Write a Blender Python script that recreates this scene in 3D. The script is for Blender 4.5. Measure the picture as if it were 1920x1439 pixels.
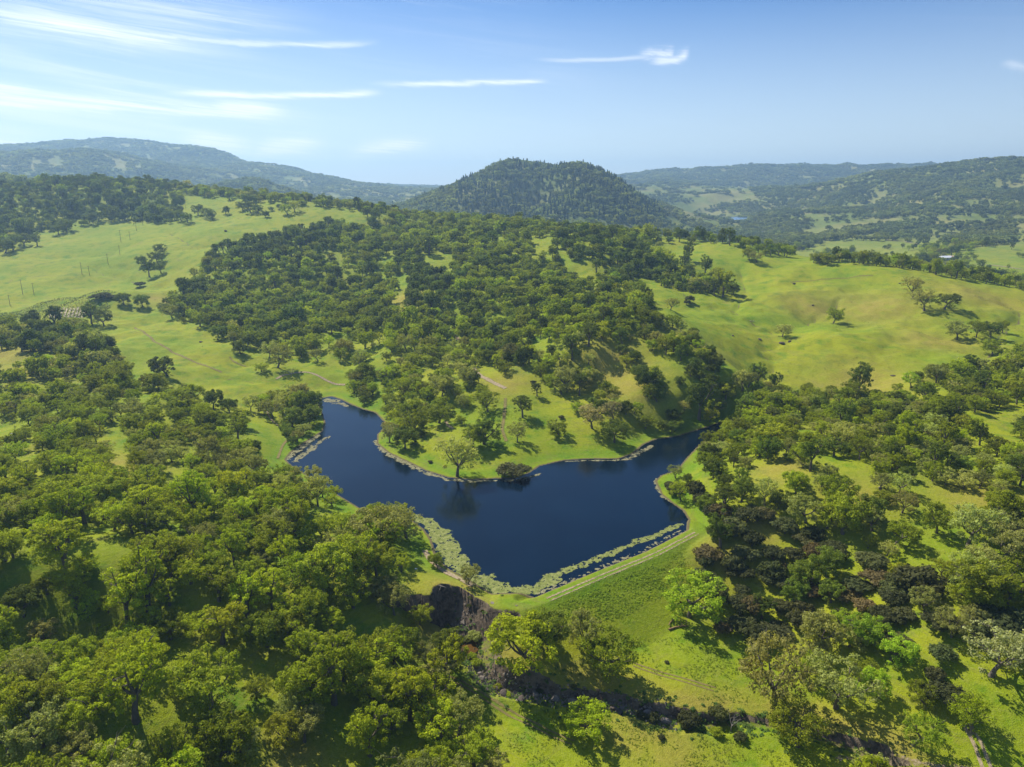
import bpy, math, random, time
import numpy as np
from mathutils import Vector, Matrix
T0 = time.time()
S = bpy.context.scene
for o in list(bpy.data.objects):
    bpy.data.objects.remove(o)

# ------------------------------------------------------------------ camera
W, H, FPX = 1920.0, 1439.0, 1333.0
CAMZ, PITCH = 110.0, math.radians(15.5)
cam_d = bpy.data.cameras.new("camera")
cam = bpy.data.objects.new("camera", cam_d)
S.collection.objects.link(cam)
cam.location = (0, 0, CAMZ)
cam.rotation_euler = (math.radians(90) - PITCH, 0, 0)
cam_d.sensor_width = 36.0
cam_d.lens = 36.0 * FPX / W
cam_d.clip_start = 0.5
cam_d.clip_end = 40000
S.camera = cam
CP, SP = math.cos(PITCH), math.sin(PITCH)

# ------------------------------------------------------------------ light
SUN_AZ, SUN_EL = math.radians(-42), math.radians(47)     # azimuth from +Y, negative to the left
sdir = Vector((math.sin(SUN_AZ) * math.cos(SUN_EL), math.cos(SUN_AZ) * math.cos(SUN_EL), math.sin(SUN_EL)))
sun_d = bpy.data.lights.new("sun", 'SUN')
sun = bpy.data.objects.new("sun", sun_d)
S.collection.objects.link(sun)
sun_d.energy = 5.0
sun_d.angle = math.radians(0.53)
sun_d.color = (1.0, 0.95, 0.86)
sun.rotation_euler = sdir.to_track_quat('Z', 'Y').to_euler()

S.view_settings.view_transform = 'Standard'
S.view_settings.look = 'None'
S.view_settings.exposure = 0.55
S.view_settings.gamma = 1.0
S.view_settings.use_curve_mapping = False

# world: physical sky with a few high cirrus streaks laid out by direction
wd = bpy.data.worlds.new("World")
S.world = wd
wd.use_nodes = True
nt = wd.node_tree
nt.nodes.clear()
def N(t, kind, **kw):
    n = t.nodes.new(kind)
    for k, v in kw.items():
        setattr(n, k, v)
    return n
def plug(t, sock, v):
    if isinstance(v, bpy.types.NodeSocket):
        t.links.new(v, sock)
    else:
        sock.default_value = v
def mth(t, op, a, b=None, c=None, clamp=False):
    n = N(t, 'ShaderNodeMath', operation=op, use_clamp=clamp)
    plug(t, n.inputs[0], a)
    if b is not None: plug(t, n.inputs[1], b)
    if c is not None: plug(t, n.inputs[2], c)
    return n.outputs[0]
def mapr(t, x, a, b, c=0.0, d=1.0, smooth=True):
    n = N(t, 'ShaderNodeMapRange')
    n.interpolation_type = 'SMOOTHSTEP' if smooth else 'LINEAR'
    n.clamp = True
    plug(t, n.inputs[0], x)
    for i, v in zip((1, 2, 3, 4), (a, b, c, d)): plug(t, n.inputs[i], v)
    return n.outputs[0]
def mixc(t, f, a, b, blend='MIX'):
    n = N(t, 'ShaderNodeMix', data_type='RGBA', blend_type=blend)
    plug(t, n.inputs[0], f); plug(t, n.inputs[6], a); plug(t, n.inputs[7], b)
    return n.outputs[2]
def noise(t, vec, scale, detail=3.0, rough=0.55, dist=0.0):
    n = N(t, 'ShaderNodeTexNoise')
    plug(t, n.inputs['Vector'], vec)
    n.inputs['Scale'].default_value = scale
    n.inputs['Detail'].default_value = detail
    n.inputs['Roughness'].default_value = rough
    n.inputs['Distortion'].default_value = dist
    return n.outputs['Fac']
def rgb(r, g, b): return (r, g, b, 1.0)

SKY_STRENGTH = 0.088
out = N(nt, 'ShaderNodeOutputWorld')
bg = N(nt, 'ShaderNodeBackground')
bg.inputs['Strength'].default_value = SKY_STRENGTH
nt.links.new(bg.outputs[0], out.inputs[0])
sky = N(nt, 'ShaderNodeTexSky', sky_type='NISHITA', sun_disc=False)
sky.sun_elevation = SUN_EL
sky.sun_rotation = SUN_AZ
sky.altitude = 300
sky.air_density = 1.0
sky.dust_density = 0.15
sky.ozone_density = 3.5
tc = N(nt, 'ShaderNodeTexCoord')
sep = N(nt, 'ShaderNodeSeparateXYZ')
nt.links.new(tc.outputs['Generated'], sep.inputs[0])
az = mth(nt, 'ARCTAN2', sep.outputs[0], sep.outputs[1])
el = mth(nt, 'ARCSINE', sep.outputs[2])
def pix_dir(u, v):
    a, b = (u - W / 2) / FPX, (H / 2 - v) / FPX
    return (a, CP + b * SP, -SP + b * CP)
def pix_azel(u, v):
    d = pix_dir(u, v); l = math.sqrt(sum(c * c for c in d))
    return math.atan2(d[0], d[1]), math.asin(d[2] / l)
# streak noise: long in azimuth, thin in elevation, slightly tilted
comb = N(nt, 'ShaderNodeCombineXYZ')
tilt = mth(nt, 'MULTIPLY_ADD', az, 0.12, el)
plug(nt, comb.inputs[0], mth(nt, 'MULTIPLY', az, 3.0))
plug(nt, comb.inputs[1], mth(nt, 'MULTIPLY', tilt, 55.0))
streak = noise(nt, comb.outputs[0], 1.0, 5, 0.6, 0.6)
comb2 = N(nt, 'ShaderNodeCombineXYZ')
plug(nt, comb2.inputs[0], mth(nt, 'MULTIPLY', az, 14.0))
plug(nt, comb2.inputs[1], mth(nt, 'MULTIPLY', tilt, 70.0))
fluff = noise(nt, comb2.outputs[0], 1.0, 6, 0.65, 0.8)
comb3 = N(nt, 'ShaderNodeCombineXYZ')
plug(nt, comb3.inputs[0], mth(nt, 'MULTIPLY', az, 2.0))
plug(nt, comb3.inputs[1], mth(nt, 'MULTIPLY', tilt, 9.0))
comb4 = N(nt, 'ShaderNodeCombineXYZ')
plug(nt, comb4.inputs[0], mth(nt, 'MULTIPLY', az, 5.0))
plug(nt, comb4.inputs[1], mth(nt, 'MULTIPLY', mth(nt, 'MULTIPLY_ADD', az, 0.07, el), 260.0))
fibre = noise(nt, comb4.outputs[0], 1.0, 4, 0.6, 0.9)
veil = noise(nt, comb3.outputs[0], 1.0, 3, 0.5, 0.3)
# (points of the centre line as (u,v), half width up, half width down in px, strength, fluffiness)
CIR = [([(-120, 30), (150, 48), (400, 78), (600, 86), (690, 82), (716, 76)], 5, 3.5, .55, .35),
       ([(-120, 30), (100, 50), (300, 72), (420, 84), (520, 108)], 24, 18, .60, .5),
       ([(-100, 10), (200, 22), (450, 40), (640, 52)], 24, 20, .40, .6),
       ([(-200, 198), (0, 190), (200, 200), (330, 212), (480, 217), (620, 222)], 14, 8, 1.0, .5),
       ([(-200, 175), (0, 172), (60, 180), (180, 192)], 12, 22, .8, .5),
       ([(285, 174), (400, 178), (520, 181), (660, 177), (720, 174)], 5, 4, .85, .3),
       ([(690, 156), (780, 158), (860, 157), (960, 154), (1030, 153)], 4, 4, .70, .4),
       ([(380, 206), (440, 205), (520, 211), (560, 216)], 12, 9, .9, .6),
       ([(1000, 112), (1100, 113), (1200, 108), (1235, 104)], 3, 3, .40, .2),
       ([(1205, 103), (1245, 100), (1262, 98)], 6, 6, .75, .8),
       ([(1225, 112), (1255, 112), (1290, 100)], 7, 6, .75, .8),
       ([(470, 292), (520, 278), (590, 272), (620, 270)], 14, 11, 1.15, .5),
       ([(650, 292), (720, 278), (770, 272), (820, 268)], 11, 10, 1.1, .5),
       ([(340, 268), (420, 272), (500, 290)], 16, 12, .85, .5),
       ([(-100, 262), (40, 262), (110, 266)], 12, 12, 1.0, .5),
       ([(1890, 120), (1925, 130)], 5, 5, .35, .6)]
total = None
for pts, wu, wdn, st, fl in CIR:
    ae = [pix_azel(*p) for p in pts]
    a = np.array([p[0] for p in ae]); e = np.array([p[1] for p in ae])
    fc = N(nt, 'ShaderNodeFloatCurve')                     # centre line as a curve of azimuth
    c = fc.mapping.curves[0]
    e0, e1 = e.min() - 0.01, e.max() + 0.01
    a0, a1 = a[0], a[-1]
    cx, cy = (a - a0) / (a1 - a0), (e - e0) / (e1 - e0)
    c.points[0].location = (0, cy[0]); c.points[1].location = (1, cy[-1])
    for x, y in list(zip(cx, cy))[1:-1]:
        c.points.new(x, y)
    fc.mapping.update()
    x01 = mth(nt, 'DIVIDE', mth(nt, 'SUBTRACT', az, float(a0)), float(a1 - a0), clamp=True)
    nt.links.new(x01, fc.inputs['Value'])
    line = mth(nt, 'MULTIPLY_ADD', fc.outputs[0], float(e1 - e0), float(e0))
    wob = mth(nt, 'MULTIPLY', mth(nt, 'SUBTRACT', fluff, 0.5), fl * 0.026)
    d = mth(nt, 'ADD', mth(nt, 'SUBTRACT', el, line), wob)
    up = mth(nt, 'DIVIDE', mth(nt, 'MAXIMUM', d, 0.0), wu / FPX)
    dn = mth(nt, 'DIVIDE', mth(nt, 'MINIMUM', d, 0.0), wdn / FPX)
    r2 = mth(nt, 'ADD', mth(nt, 'MULTIPLY', up, up), mth(nt, 'MULTIPLY', dn, dn))
    g = mth(nt, 'EXPONENT', mth(nt, 'MULTIPLY', r2, -1.0))
    L = abs(a1 - a0)
    ends = mth(nt, 'MULTIPLY', mapr(nt, az, float(a0 - 0.01), float(a0 + 0.30 * L)), mapr(nt, az, float(a1 + 0.004), float(a1 - (0.5 if wu > 8 else 0.12) * L)))
    m = mth(nt, 'MULTIPLY', mth(nt, 'MULTIPLY', g, ends), st)
    m = mth(nt, 'MULTIPLY', m, mapr(nt, fibre, 0.34, 0.62, 0.42 if wu > 8 else 0.7, 1.1))
    if wu > 8: m = mth(nt, 'MULTIPLY', m, mapr(nt, streak, 0.28, 0.58, 0.35, 1.15))
    m = mth(nt, 'MULTIPLY', m, mapr(nt, fluff, 0.25 * fl, 0.25 + 0.35 * fl + .05, 0.35, 1.0))
    total = m if total is None else mth(nt, 'MAXIMUM', total, m)
# faint veil of cirrus, thicker towards the left (west) side of the sky
west = mapr(nt, az, 0.25, -0.75)
vv = mth(nt, 'MULTIPLY', mth(nt, 'MULTIPLY', mapr(nt, streak, 0.42, 0.75), mapr(nt, veil, 0.40, 0.68)), mth(nt, 'MULTIPLY_ADD', west, 0.50, 0.04))
total = mth(nt, 'ADD', total, mth(nt, 'ADD', vv, mth(nt, 'MULTIPLY', west, 0.10)), clamp=True)

hs = N(nt, 'ShaderNodeHueSaturation')
hs.inputs['Saturation'].default_value = 1.28
hs.inputs['Hue'].default_value = 0.512
hs.inputs['Value'].default_value = 0.88
nt.links.new(sky.outputs[0], hs.inputs['Color'])
SKYC = hs.outputs[0]
skyc = mixc(nt, mapr(nt, el, 0.22, -0.03, 0.0, 0.72, False), SKYC, rgb(7.2, 8.2, 9.4))      # pale air low down, all round
skyc = mixc(nt, total, skyc, rgb(9.2, 9.6, 10.0))
nt.links.new(skyc, bg.inputs['Color'])
wd.cycles.sampling_method = 'MANUAL'
wd.cycles.sample_map_resolution = 512

S.cycles.max_bounces = 5
S.cycles.diffuse_bounces = 2
S.cycles.glossy_bounces = 2
S.cycles.transmission_bounces = 3
S.cycles.transparent_max_bounces = 4
S.cycles.volume_bounces = 0
S.cycles.use_denoising = True
S.cycles.sample_clamp_indirect = 4.0

# ------------------------------------------------------------------ pixel helpers (to lay the real ground out)
def proj(x, y, z):
    dz = z - CAMZ
    dep = y * CP - dz * SP
    upc = y * SP + dz * CP
    dep = np.where(dep < 1e-3, 1e-3, dep) if isinstance(dep, np.ndarray) else max(dep, 1e-3)
    return W / 2 + FPX * x / dep, H / 2 - FPX * upc / dep, dep
def at_z(u, v, z=0.0):
    d = pix_dir(u, v); t = (z - CAMZ) / d[2]
    return d[0] * t, d[1] * t
def at_D(u, v, D):
    d = pix_dir(u, v); t = D / d[1]                # D is the distance straight ahead
    return d[0] * t, d[1] * t, CAMZ + d[2] * t

# ------------------------------------------------------------------ numpy noise
rng = np.random.default_rng(7)
PERM = rng.permutation(1024).astype(np.int64)
GA = rng.random(1024) * 2 * np.pi
GX, GY = np.cos(GA), np.sin(GA)
def gnoise(x, y, seed=0):
    xi = np.floor(x).astype(np.int64); yi = np.floor(y).astype(np.int64)
    xf, yf = x - xi, y - yi
    u = xf * xf * xf * (xf * (xf * 6 - 15) + 10); v = yf * yf * yf * (yf * (yf * 6 - 15) + 10)
    def g(ix, iy, dx, dy):
        h = PERM[(PERM[(ix + seed * 37) & 1023] + iy) & 1023]
        return GX[h] * dx + GY[h] * dy
    a = g(xi, yi, xf, yf); b = g(xi + 1, yi, xf - 1, yf)
    c = g(xi, yi + 1, xf, yf - 1); d = g(xi + 1, yi + 1, xf - 1, yf - 1)
    return (a + u * (b - a)) * (1 - v) + (c + u * (d - c)) * v
def fbm(x, y, oct=4, seed=0, gain=0.5):
    s = 0; a = 1.0; f = 1.0
    for i in range(oct):
        s = s + a * gnoise(x * f + 17.3 * i, y * f - 9.1 * i, seed + i)
        a *= gain; f *= 2.03
    return s
def ridged(x, y, oct=4, seed=0):
    s = 0; a = 1.0; f = 1.0
    for i in range(oct):
        s = s + a * (1 - np.abs(gnoise(x * f + 5.1 * i, y * f + 3.7 * i, seed + i)) * 2.2)
        a *= 0.5; f *= 2.1
    return s / 1.9
def sstep(a, b, x):
    t = np.clip((x - a) / (b - a), 0, 1)
    return t * t * (3 - 2 * t)
def inpoly(px, py, poly):
    inside = np.zeros(px.shape, bool)
    n = len(poly)
    for i in range(n):
        x0, y0 = poly[i]; x1, y1 = poly[(i + 1) % n]
        if y0 == y1: continue
        c = ((y0 > py) != (y1 > py)) & (px < (x1 - x0) * (py - y0) / (y1 - y0) + x0)
        inside ^= c
    return inside
def seg_dist(px, py, line, closed=False):
    """distance to a polyline, and the running parameter"""
    best = np.full(px.shape, 1e9); par = np.zeros(px.shape); side = np.zeros(px.shape)
    n = len(line); run = 0.0
    for i in range(n if closed else n - 1):
        x0, y0 = line[i]; x1, y1 = line[(i + 1) % n]
        dx, dy = x1 - x0, y1 - y0; L = math.hypot(dx, dy) + 1e-9
        t = np.clip(((px - x0) * dx + (py - y0) * dy) / (L * L), 0, 1)
        qx, qy = px - (x0 + t * dx), py - (y0 + t * dy)
        d = np.hypot(qx, qy); m = d < best
        best = np.where(m, d, best); par = np.where(m, run + t * L, par)
        side = np.where(m, dx * qy - dy * qx, side)
        run += L
    return best, par, np.sign(side)

# ------------------------------------------------------------------ ground height
CZ = """0,1439,6;300,1439,1;600,1439,-6;900,1439,-11.5;1200,1439,-12.4;1500,1439,-12.8;1800,1439,-10;1920,1439,-8
-400,1439,8;2300,1439,-4;-500,1100,22;-500,800,16;2400,1100,12;2400,850,18;-300,1900,4;400,1900,-6;960,1900,-14;1500,1900,-12;2200,1900,-6
0,1300,12;250,1300,8;500,1300,0;700,1300,-6;850,1290,-9;1000,1370,-10.5;1250,1310,-9;1500,1330,-11;1750,1300,-4;1920,1300,0
200,1200,5;0,1180,11;330,1210,5;450,1190,4;650,1180,1;780,1200,-4;0,1080,19;200,1080,15;400,1090,11;600,1090,6;740,1100,2.5;820,1115,1.6
0,980,17;200,980,17;400,980,13;600,990,7;720,1010,3.5;0,880,13;200,880,15;400,890,10;540,910,4.5
0,780,9;200,780,13;350,780,9;480,800,4;520,830,2;0,700,14;200,700,15;330,710,11;420,730,6
0,662,17;120,690,14;200,650,12;100,630,14;0,610,17;330,640,13;450,690,6;550,728,2;480,740,3;590,715,2.5;540,765,2.5
600,690,5;650,700,4;700,700,7;720,640,15;800,830,3;950,850,3;1000,760,9;850,780,6;950,700,16;1100,820,3;1050,740,11;1150,780,7;800,720,12;690,735,3
1290,620,28;1330,650,27;1380,700,20;1350,740,12;1290,740,13;1230,780,6;1200,720,17;1110,650,28;1130,700,17;1250,640,27;1300,780,6
1000,600,26;900,600,22;1000,660,20;900,660,16;1430,738,4;1420,700,8;1250,600,31
1460,640,16;1430,670,12;1600,640,19;1680,620,21;1650,700,12;1800,680,15;1900,660,17;1550,690,11;1500,700,8;1720,655,16
1450,780,7;1380,830,6;1330,850,4;1350,950,5;1500,830,12;1500,900,12;1650,780,11;1650,850,13;1650,950,11;1850,780,14;1850,900,15;1850,1000,11
1450,1000,3;1600,1050,3;1450,1100,-4;1750,1100,5;1920,1100,8;1700,1200,0;1900,1200,4;1500,1200,-7.5;1350,1150,-7;1290,1190,-7.8;1200,1200,-7.5
1350,1060,-1;1320,1000,2.5;1100,1180,-5;1000,1250,-4.6;1200,1130,-6.5;1100,1260,-7;1000,1288,-7.6;900,1300,-9.3;905,1220,-7.2;895,1240,-7.8;840,1222,-6.5;815,1185,-3.5;800,1155,-0.5;865,1215,-8.4;950,1210,-3.2;1050,1280,-7.8;960,1272,-6.6;1150,1290,-8.8;800,1230,-6.5;960,1140,0;940,1180,-2;1020,1160,-2.5;1150,1355,-11.2;1400,1390,-12.2;1400,1320,-10.6;1250,1390,-11.8;1050,1345,-10.6;950,1325,-10
900,980,-3;1050,980,-3;1150,950,-3;760,900,-2;640,800,-2;950,1060,-3;900,1130,1.2;860,1125,1.4
1385,411,2;1300,425,12;1500,440,5;1650,440,5;1800,505,-2;1900,520,-3;1750,455,10;1560,462,0;1850,440,12;1920,430,22;1450,425,8"""
CD = """100,585,545;0,575,560;160,565,555;100,530,640;0,520,660;200,530,650;100,480,730;0,470,760;200,470,745;40,430,860;0,455,790
150,420,880;250,400,930;300,480,700;300,540,610;250,575,545;370,420,830;450,470,700;380,520,610;330,570,550;330,600,505
60,352,1080;130,345,1060;200,344,1050;280,350,1030;330,361,1000;400,372,960;440,377,930;530,381,900;570,392,870;650,400,850;700,404,840
330,395,930;450,400,880;550,430,790;620,430,790;0,365,1120;-60,350,1200;0,335,1350;40,345,1250
450,560,570;600,560,590;540,455,735;480,465,710;600,445,750;650,640,460;520,620,480;700,580,540;700,500,660;700,440,770;780,500,650;790,540,590
850,520,600;1000,500,625;900,440,770;900,420,855;950,421,850;850,426,850;750,436,815;1050,433,835;1110,436,840;1180,444,830;1250,445,820;800,431,835
1015,462,690;1080,510,600;1130,450,690;1150,480,640;1190,520,590;1200,540,540;1100,560,510;1300,530,580;1340,560,540;1385,575,510;1230,540,560
1300,453,760;1250,470,720;1400,463,720;1340,500,650;1390,530,600;1480,483,690;1560,489,655;1640,491,640;1750,508,620;1850,528,600;1950,548,580;2100,570,560
1500,560,535;1600,540,560;1700,560,520;1850,590,480;1440,560,540;1490,610,478;1420,610,475;1560,520,600;1900,620,455;1750,620,455
700,418,1740;735,406,1750;770,390,1780;800,372,1800;830,361,1820;860,350,1850;900,332,1880;930,313,1900;955,305,1900;985,311,1890;1020,322,1860;1050,318,1790;1085,317,1760;1110,327,1720;1150,352,1680;1190,383,1640;1225,415,1600;1015,370,1760;1000,400,1700;930,360,1720;930,395,1640;1080,360,1640;1080,395,1540;860,400,1650;1140,400,1540;1240,425,1640;1270,425,1700
-200,300,4300;0,286,4300;60,279,4300;130,269,4250;200,263,4200;270,268,4200;330,273,4100;400,289,4050;470,306,4000;560,323,3950;650,341,3900;720,351,3850;780,357,4300;830,352,5200
0,305,3100;100,290,3050;200,288,3000;270,312,2950;330,338,2900;400,366,2750;100,330,2600;0,330,2500;350,310,3500;480,345,3300;600,365,3100;700,378,2900;650,392,2500;440,344,2300;470,338,2300;520,352,2250;560,372,2200;610,392,2150;400,366,2350
700,398,2200;760,385,2700;850,352,6500;700,347,6300;900,352,6500
1150,333,5000;1200,325,5000;1300,319,5000;1400,314,5000;1480,311,5000;1540,311,4900;1600,311,4900;1650,314,4900;1690,305,4900;1720,308,4900;1760,314,4900;1900,310,5000;2100,300,5000
2100,300,2700;1980,300,2650;1920,304,2650;1850,302,2650;1800,307,2650;1740,314,2700;1650,327,2750;1600,337,2800;1500,352,2850;1400,364,2900;1330,376,2800;1850,370,2000;1700,380,2050;1550,395,2100;1450,400,2250;1920,370,2000;1750,345,2350
1190,352,3100;1260,362,2900;1220,380,2300;1300,395,2500;1350,350,3500;1250,350,3400;1330,405,2300"""
# points that the camera cannot see (behind crests), as (u, v on the same bearing, distance, height)
CH = """200,345,1500,30;60,352,1700,30;330,361,1450,20;530,381,1350,15;650,400,1250,10;-100,350,1800,40
900,402,1180,18;750,418,1150,12;1050,420,1150,10;1200,432,1100,5;1300,453,960,5;1450,480,880,0;1560,489,860,-2;1750,508,800,-3;1900,530,760,-3;2100,560,740,-3;600,430,1500,25
955,300,2500,60;1100,320,2350,50;800,370,2500,50;200,262,5600,150;500,310,5400,120;0,286,5600,150;700,350,5200,80;200,288,3500,120;440,344,2650,40;520,352,2600,40
1200,322,6500,120;1500,308,6500,120;1700,303,6500,120;1920,304,3600,90;1750,314,3600,80;1600,337,3500,60;1450,360,3500,40
-900,400,900,60;-900,400,2000,120;-900,350,4500,250;2900,500,900,30;2900,400,2500,150;2900,350,5000,250
0,300,8500,150;500,300,8500,130;960,300,8500,100;1500,300,8500,120;1920,300,8500,130;850,352,8000,60;1300,350,5800,90"""
P = []
for tok in CZ.replace("\n", ";").split(";"):
    u, v, z = map(float, tok.split(",")); x, y = at_z(u, v, z); P.append((x, y, z))
for tok in CD.replace("\n", ";").split(";"):
    u, v, D = map(float, tok.split(",")); P.append(at_D(u, v, D))
for tok in CH.replace("\n", ";").split(";"):
    u, v, D, z = map(float, tok.split(",")); x, y, _ = at_D(u, v, D); P.append((x, y, z))
for a in range(100, 261, 20):                    # behind the camera
    for D, z in ((60, -6), (300, 5), (1500, 40), (7000, 150)):
        P.append((D * math.sin(math.radians(a)), D * math.cos(math.radians(a)), z))
P = np.array(P)
def tocoord(x, y):
    return np.arctan2(x, y), np.log(np.maximum(np.hypot(x, y), 20.0))
pa, pl = tocoord(P[:, 0], P[:, 1])
pa = pa % (2 * np.pi); pa = np.where(pa > np.pi, pa - 2 * np.pi, pa)
def kern(r2): return 0.5 * r2 * np.log(r2 + 1e-12)
n = len(P)
K = kern((pa[:, None] - pa[None]) ** 2 + (pl[:, None] - pl[None]) ** 2)
K += np.eye(n) * 2e-5
Q = np.stack([np.ones(n), pa, pl], 1)
A = np.zeros((n + 3, n + 3)); A[:n, :n] = K; A[:n, n:] = Q; A[n:, :n] = Q.T
sol = np.linalg.solve(A, np.concatenate([P[:, 2], np.zeros(3)]))

def axis(segs):
    o = []
    for a, b, k in segs: o += list(np.linspace(a, b, k, endpoint=False))
    o.append(segs[-1][1])
    return np.array(o)
az_deg = axis([(-180, -60, 40), (-60, -44, 40), (-44, 44, 840), (44, 60, 40), (60, 180, 40)])
AZ = np.radians(az_deg)
LD = axis([(math.log(3), math.log(55), 16), (math.log(55), math.log(95), 70), (math.log(95), math.log(260), 300), (math.log(260), math.log(620), 220), (math.log(620), math.log(1500), 130), (math.log(1500), math.log(6500), 190), (math.log(6500), math.log(9000), 12)])
na, nl = len(AZ), len(LD)
ca = np.linspace(-np.pi, np.pi, 721); cl = np.linspace(math.log(3), math.log(9000), 300)
CAa, CLl = np.meshgrid(ca, cl)
def tps(a, l):
    o = np.empty(a.size); a = a.ravel(); l = l.ravel()
    l = np.maximum(l, math.log(20.0))
    for i in range(0, a.size, 20000):
        s = slice(i, i + 20000)
        k = kern((a[s, None] - pa[None]) ** 2 + (l[s, None] - pl[None]) ** 2)
        o[s] = k @ sol[:n] + sol[n] + sol[n + 1] * a[s] + sol[n + 2] * l[s]
    return o
CG = tps(CAa, CLl).reshape(CAa.shape)
def cubic_matrix(src0, dsrc, ns, dst):
    t = (dst - src0) / dsrc; i = np.clip(np.floor(t).astype(int), 0, ns - 2); f = t - i
    M = np.zeros((len(dst), ns))
    w = [-.5 * f + f**2 - .5 * f**3, 1 - 2.5 * f**2 + 1.5 * f**3, .5 * f + 2 * f**2 - 1.5 * f**3, -.5 * f**2 + .5 * f**3]
    for k in range(4):
        np.add.at(M, (np.arange(len(dst)), np.clip(i + k - 1, 0, ns - 1)), w[k])
    return M
Z = cubic_matrix(cl[0], cl[1] - cl[0], len(cl), LD) @ CG @ cubic_matrix(ca[0], ca[1] - ca[0], len(ca), AZ).T
GAz, GL = np.meshgrid(AZ, LD)
GD = np.exp(GL)
GXX, GYY = GD * np.sin(GAz), GD * np.cos(GAz)
back = sstep(math.radians(70), math.radians(110), np.abs(GAz))

# the lake outline at z = 0
SHORE_PX = [(622, 744), (640, 750), (660, 760), (680, 768), (703, 774), (720, 792), (719, 803), (707, 815), (706, 832), (727, 849), (745, 858), (767, 868), (797, 883), (840, 896), (883, 900), (933, 898), (967, 897), (993, 887), (1013, 874), (1057, 864), (1100, 861), (1160, 861), (1187, 851), (1207, 834), (1227, 825), (1273, 818), (1327, 801), (1368, 787),
            (1376, 790), (1345, 812), (1310, 835), (1288, 858), (1268, 882), (1238, 892), (1228, 903), (1240, 928), (1257, 942), (1280, 958), (1291, 975), (1287, 996), (1240, 1022), (1207, 1037), (1107, 1077), (1003, 1121), (970, 1119), (940, 1120), (920, 1112), (905, 1103), (876, 1085), (845, 1069), (820, 1047), (809, 1012), (795, 992), (773, 975), (735, 972), (690, 962), (640, 932), (590, 900), (550, 875), (536, 862), (545, 850), (560, 838), (585, 822), (605, 809), (611, 795), (605, 775), (598, 757), (604, 747)]
LAKE = [at_z(u, v, 0) for u, v in SHORE_PX]
DAM = [at_z(u, v, 0) for u, v in [(975, 1129), (1003, 1121), (1107, 1077), (1207, 1037), (1287, 996)]]

amp = np.exp(np.interp(GL, np.log([60, 200, 500, 1200, 2500, 5000]), np.log([0.25, 0.4, 1.2, 5.0, 16.0, 26.0])))
amp = amp * (1 - back * 0.5)
sc = np.interp(GL, np.log([60, 500, 1200, 2500, 5000]), [28, 70, 160, 330, 520])
# octave sets at fixed world scales, blended by distance
n1 = fbm(GXX / 30, GYY / 30, 4, 1); n2 = fbm(GXX / 95, GYY / 95, 5, 11); n3 = ridged(GXX / 420, GYY / 420, 5, 21) - 0.75
w3 = sstep(1150, 2200, GD); w2 = sstep(200, 500, GD) * (1 - 0.6 * w3)
Z = Z + n1 * 0.55 * (1 - w3) + (n2 * 8.5 + fbm(GXX / 48, GYY / 48, 2, 17) * 2.2) * w2 * (1 - 0.65 * sstep(620, 760, GD)) + n3 * amp * 2.1 * w3 + fbm(GXX / 60, GYY / 60, 3, 5) * 2.5 * w3
near = GD < 700
nx, ny, nz = GXX[near], GYY[near], Z[near].copy()
soil = np.zeros_like(Z); dry = np.zeros_like(Z); lush = np.zeros_like(Z)
s_n = np.zeros(nx.shape); l_n = np.zeros(nx.shape)

# erosion gullies on the meadows
def w_line(px, z=None): return [tuple(hit0(u, v)[:2]) for u, v in px]
def sampZ(x, y, grid=None):
    g = Z if grid is None else grid
    a = np.arctan2(x, y); l = np.log(np.maximum(np.hypot(x, y), 3.01))
    i = np.clip(np.searchsorted(AZ, a) - 1, 0, na - 2); j = np.clip(np.searchsorted(LD, l) - 1, 0, nl - 2)
    fa = (a - AZ[i]) / (AZ[i + 1] - AZ[i]); fl = (l - LD[j]) / (LD[j + 1] - LD[j])
    return (g[j, i] * (1 - fa) + g[j, i + 1] * fa) * (1 - fl) + (g[j + 1, i] * (1 - fa) + g[j + 1, i + 1] * fa) * fl
def hit0(u, v, dmax=7000.0):
    """first point of the ground on the sight line through a pixel"""
    d = pix_dir(u, v); h = math.hypot(d[0], d[1])
    D = np.exp(np.linspace(math.log(60), math.log(dmax), 2400))
    t = D / h
    x, y, z = d[0] * t, d[1] * t, CAMZ + d[2] * t
    g = sampZ(x, y)
    k = np.nonzero(g >= z)[0]
    if len(k) == 0:
        k = [int(np.argmin(z - g))]
    k = k[0]
    if k > 0:
        a = (z[k - 1] - g[k - 1]); b = (g[k] - z[k]); f = a / (a + b + 1e-9)
        t = t[k - 1] + (t[k] - t[k - 1]) * f
    else: t = t[k]
    x, y = d[0] * t, d[1] * t
    return float(x), float(y), float(sampZ(np.array([x]), np.array([y]))[0])
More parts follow.
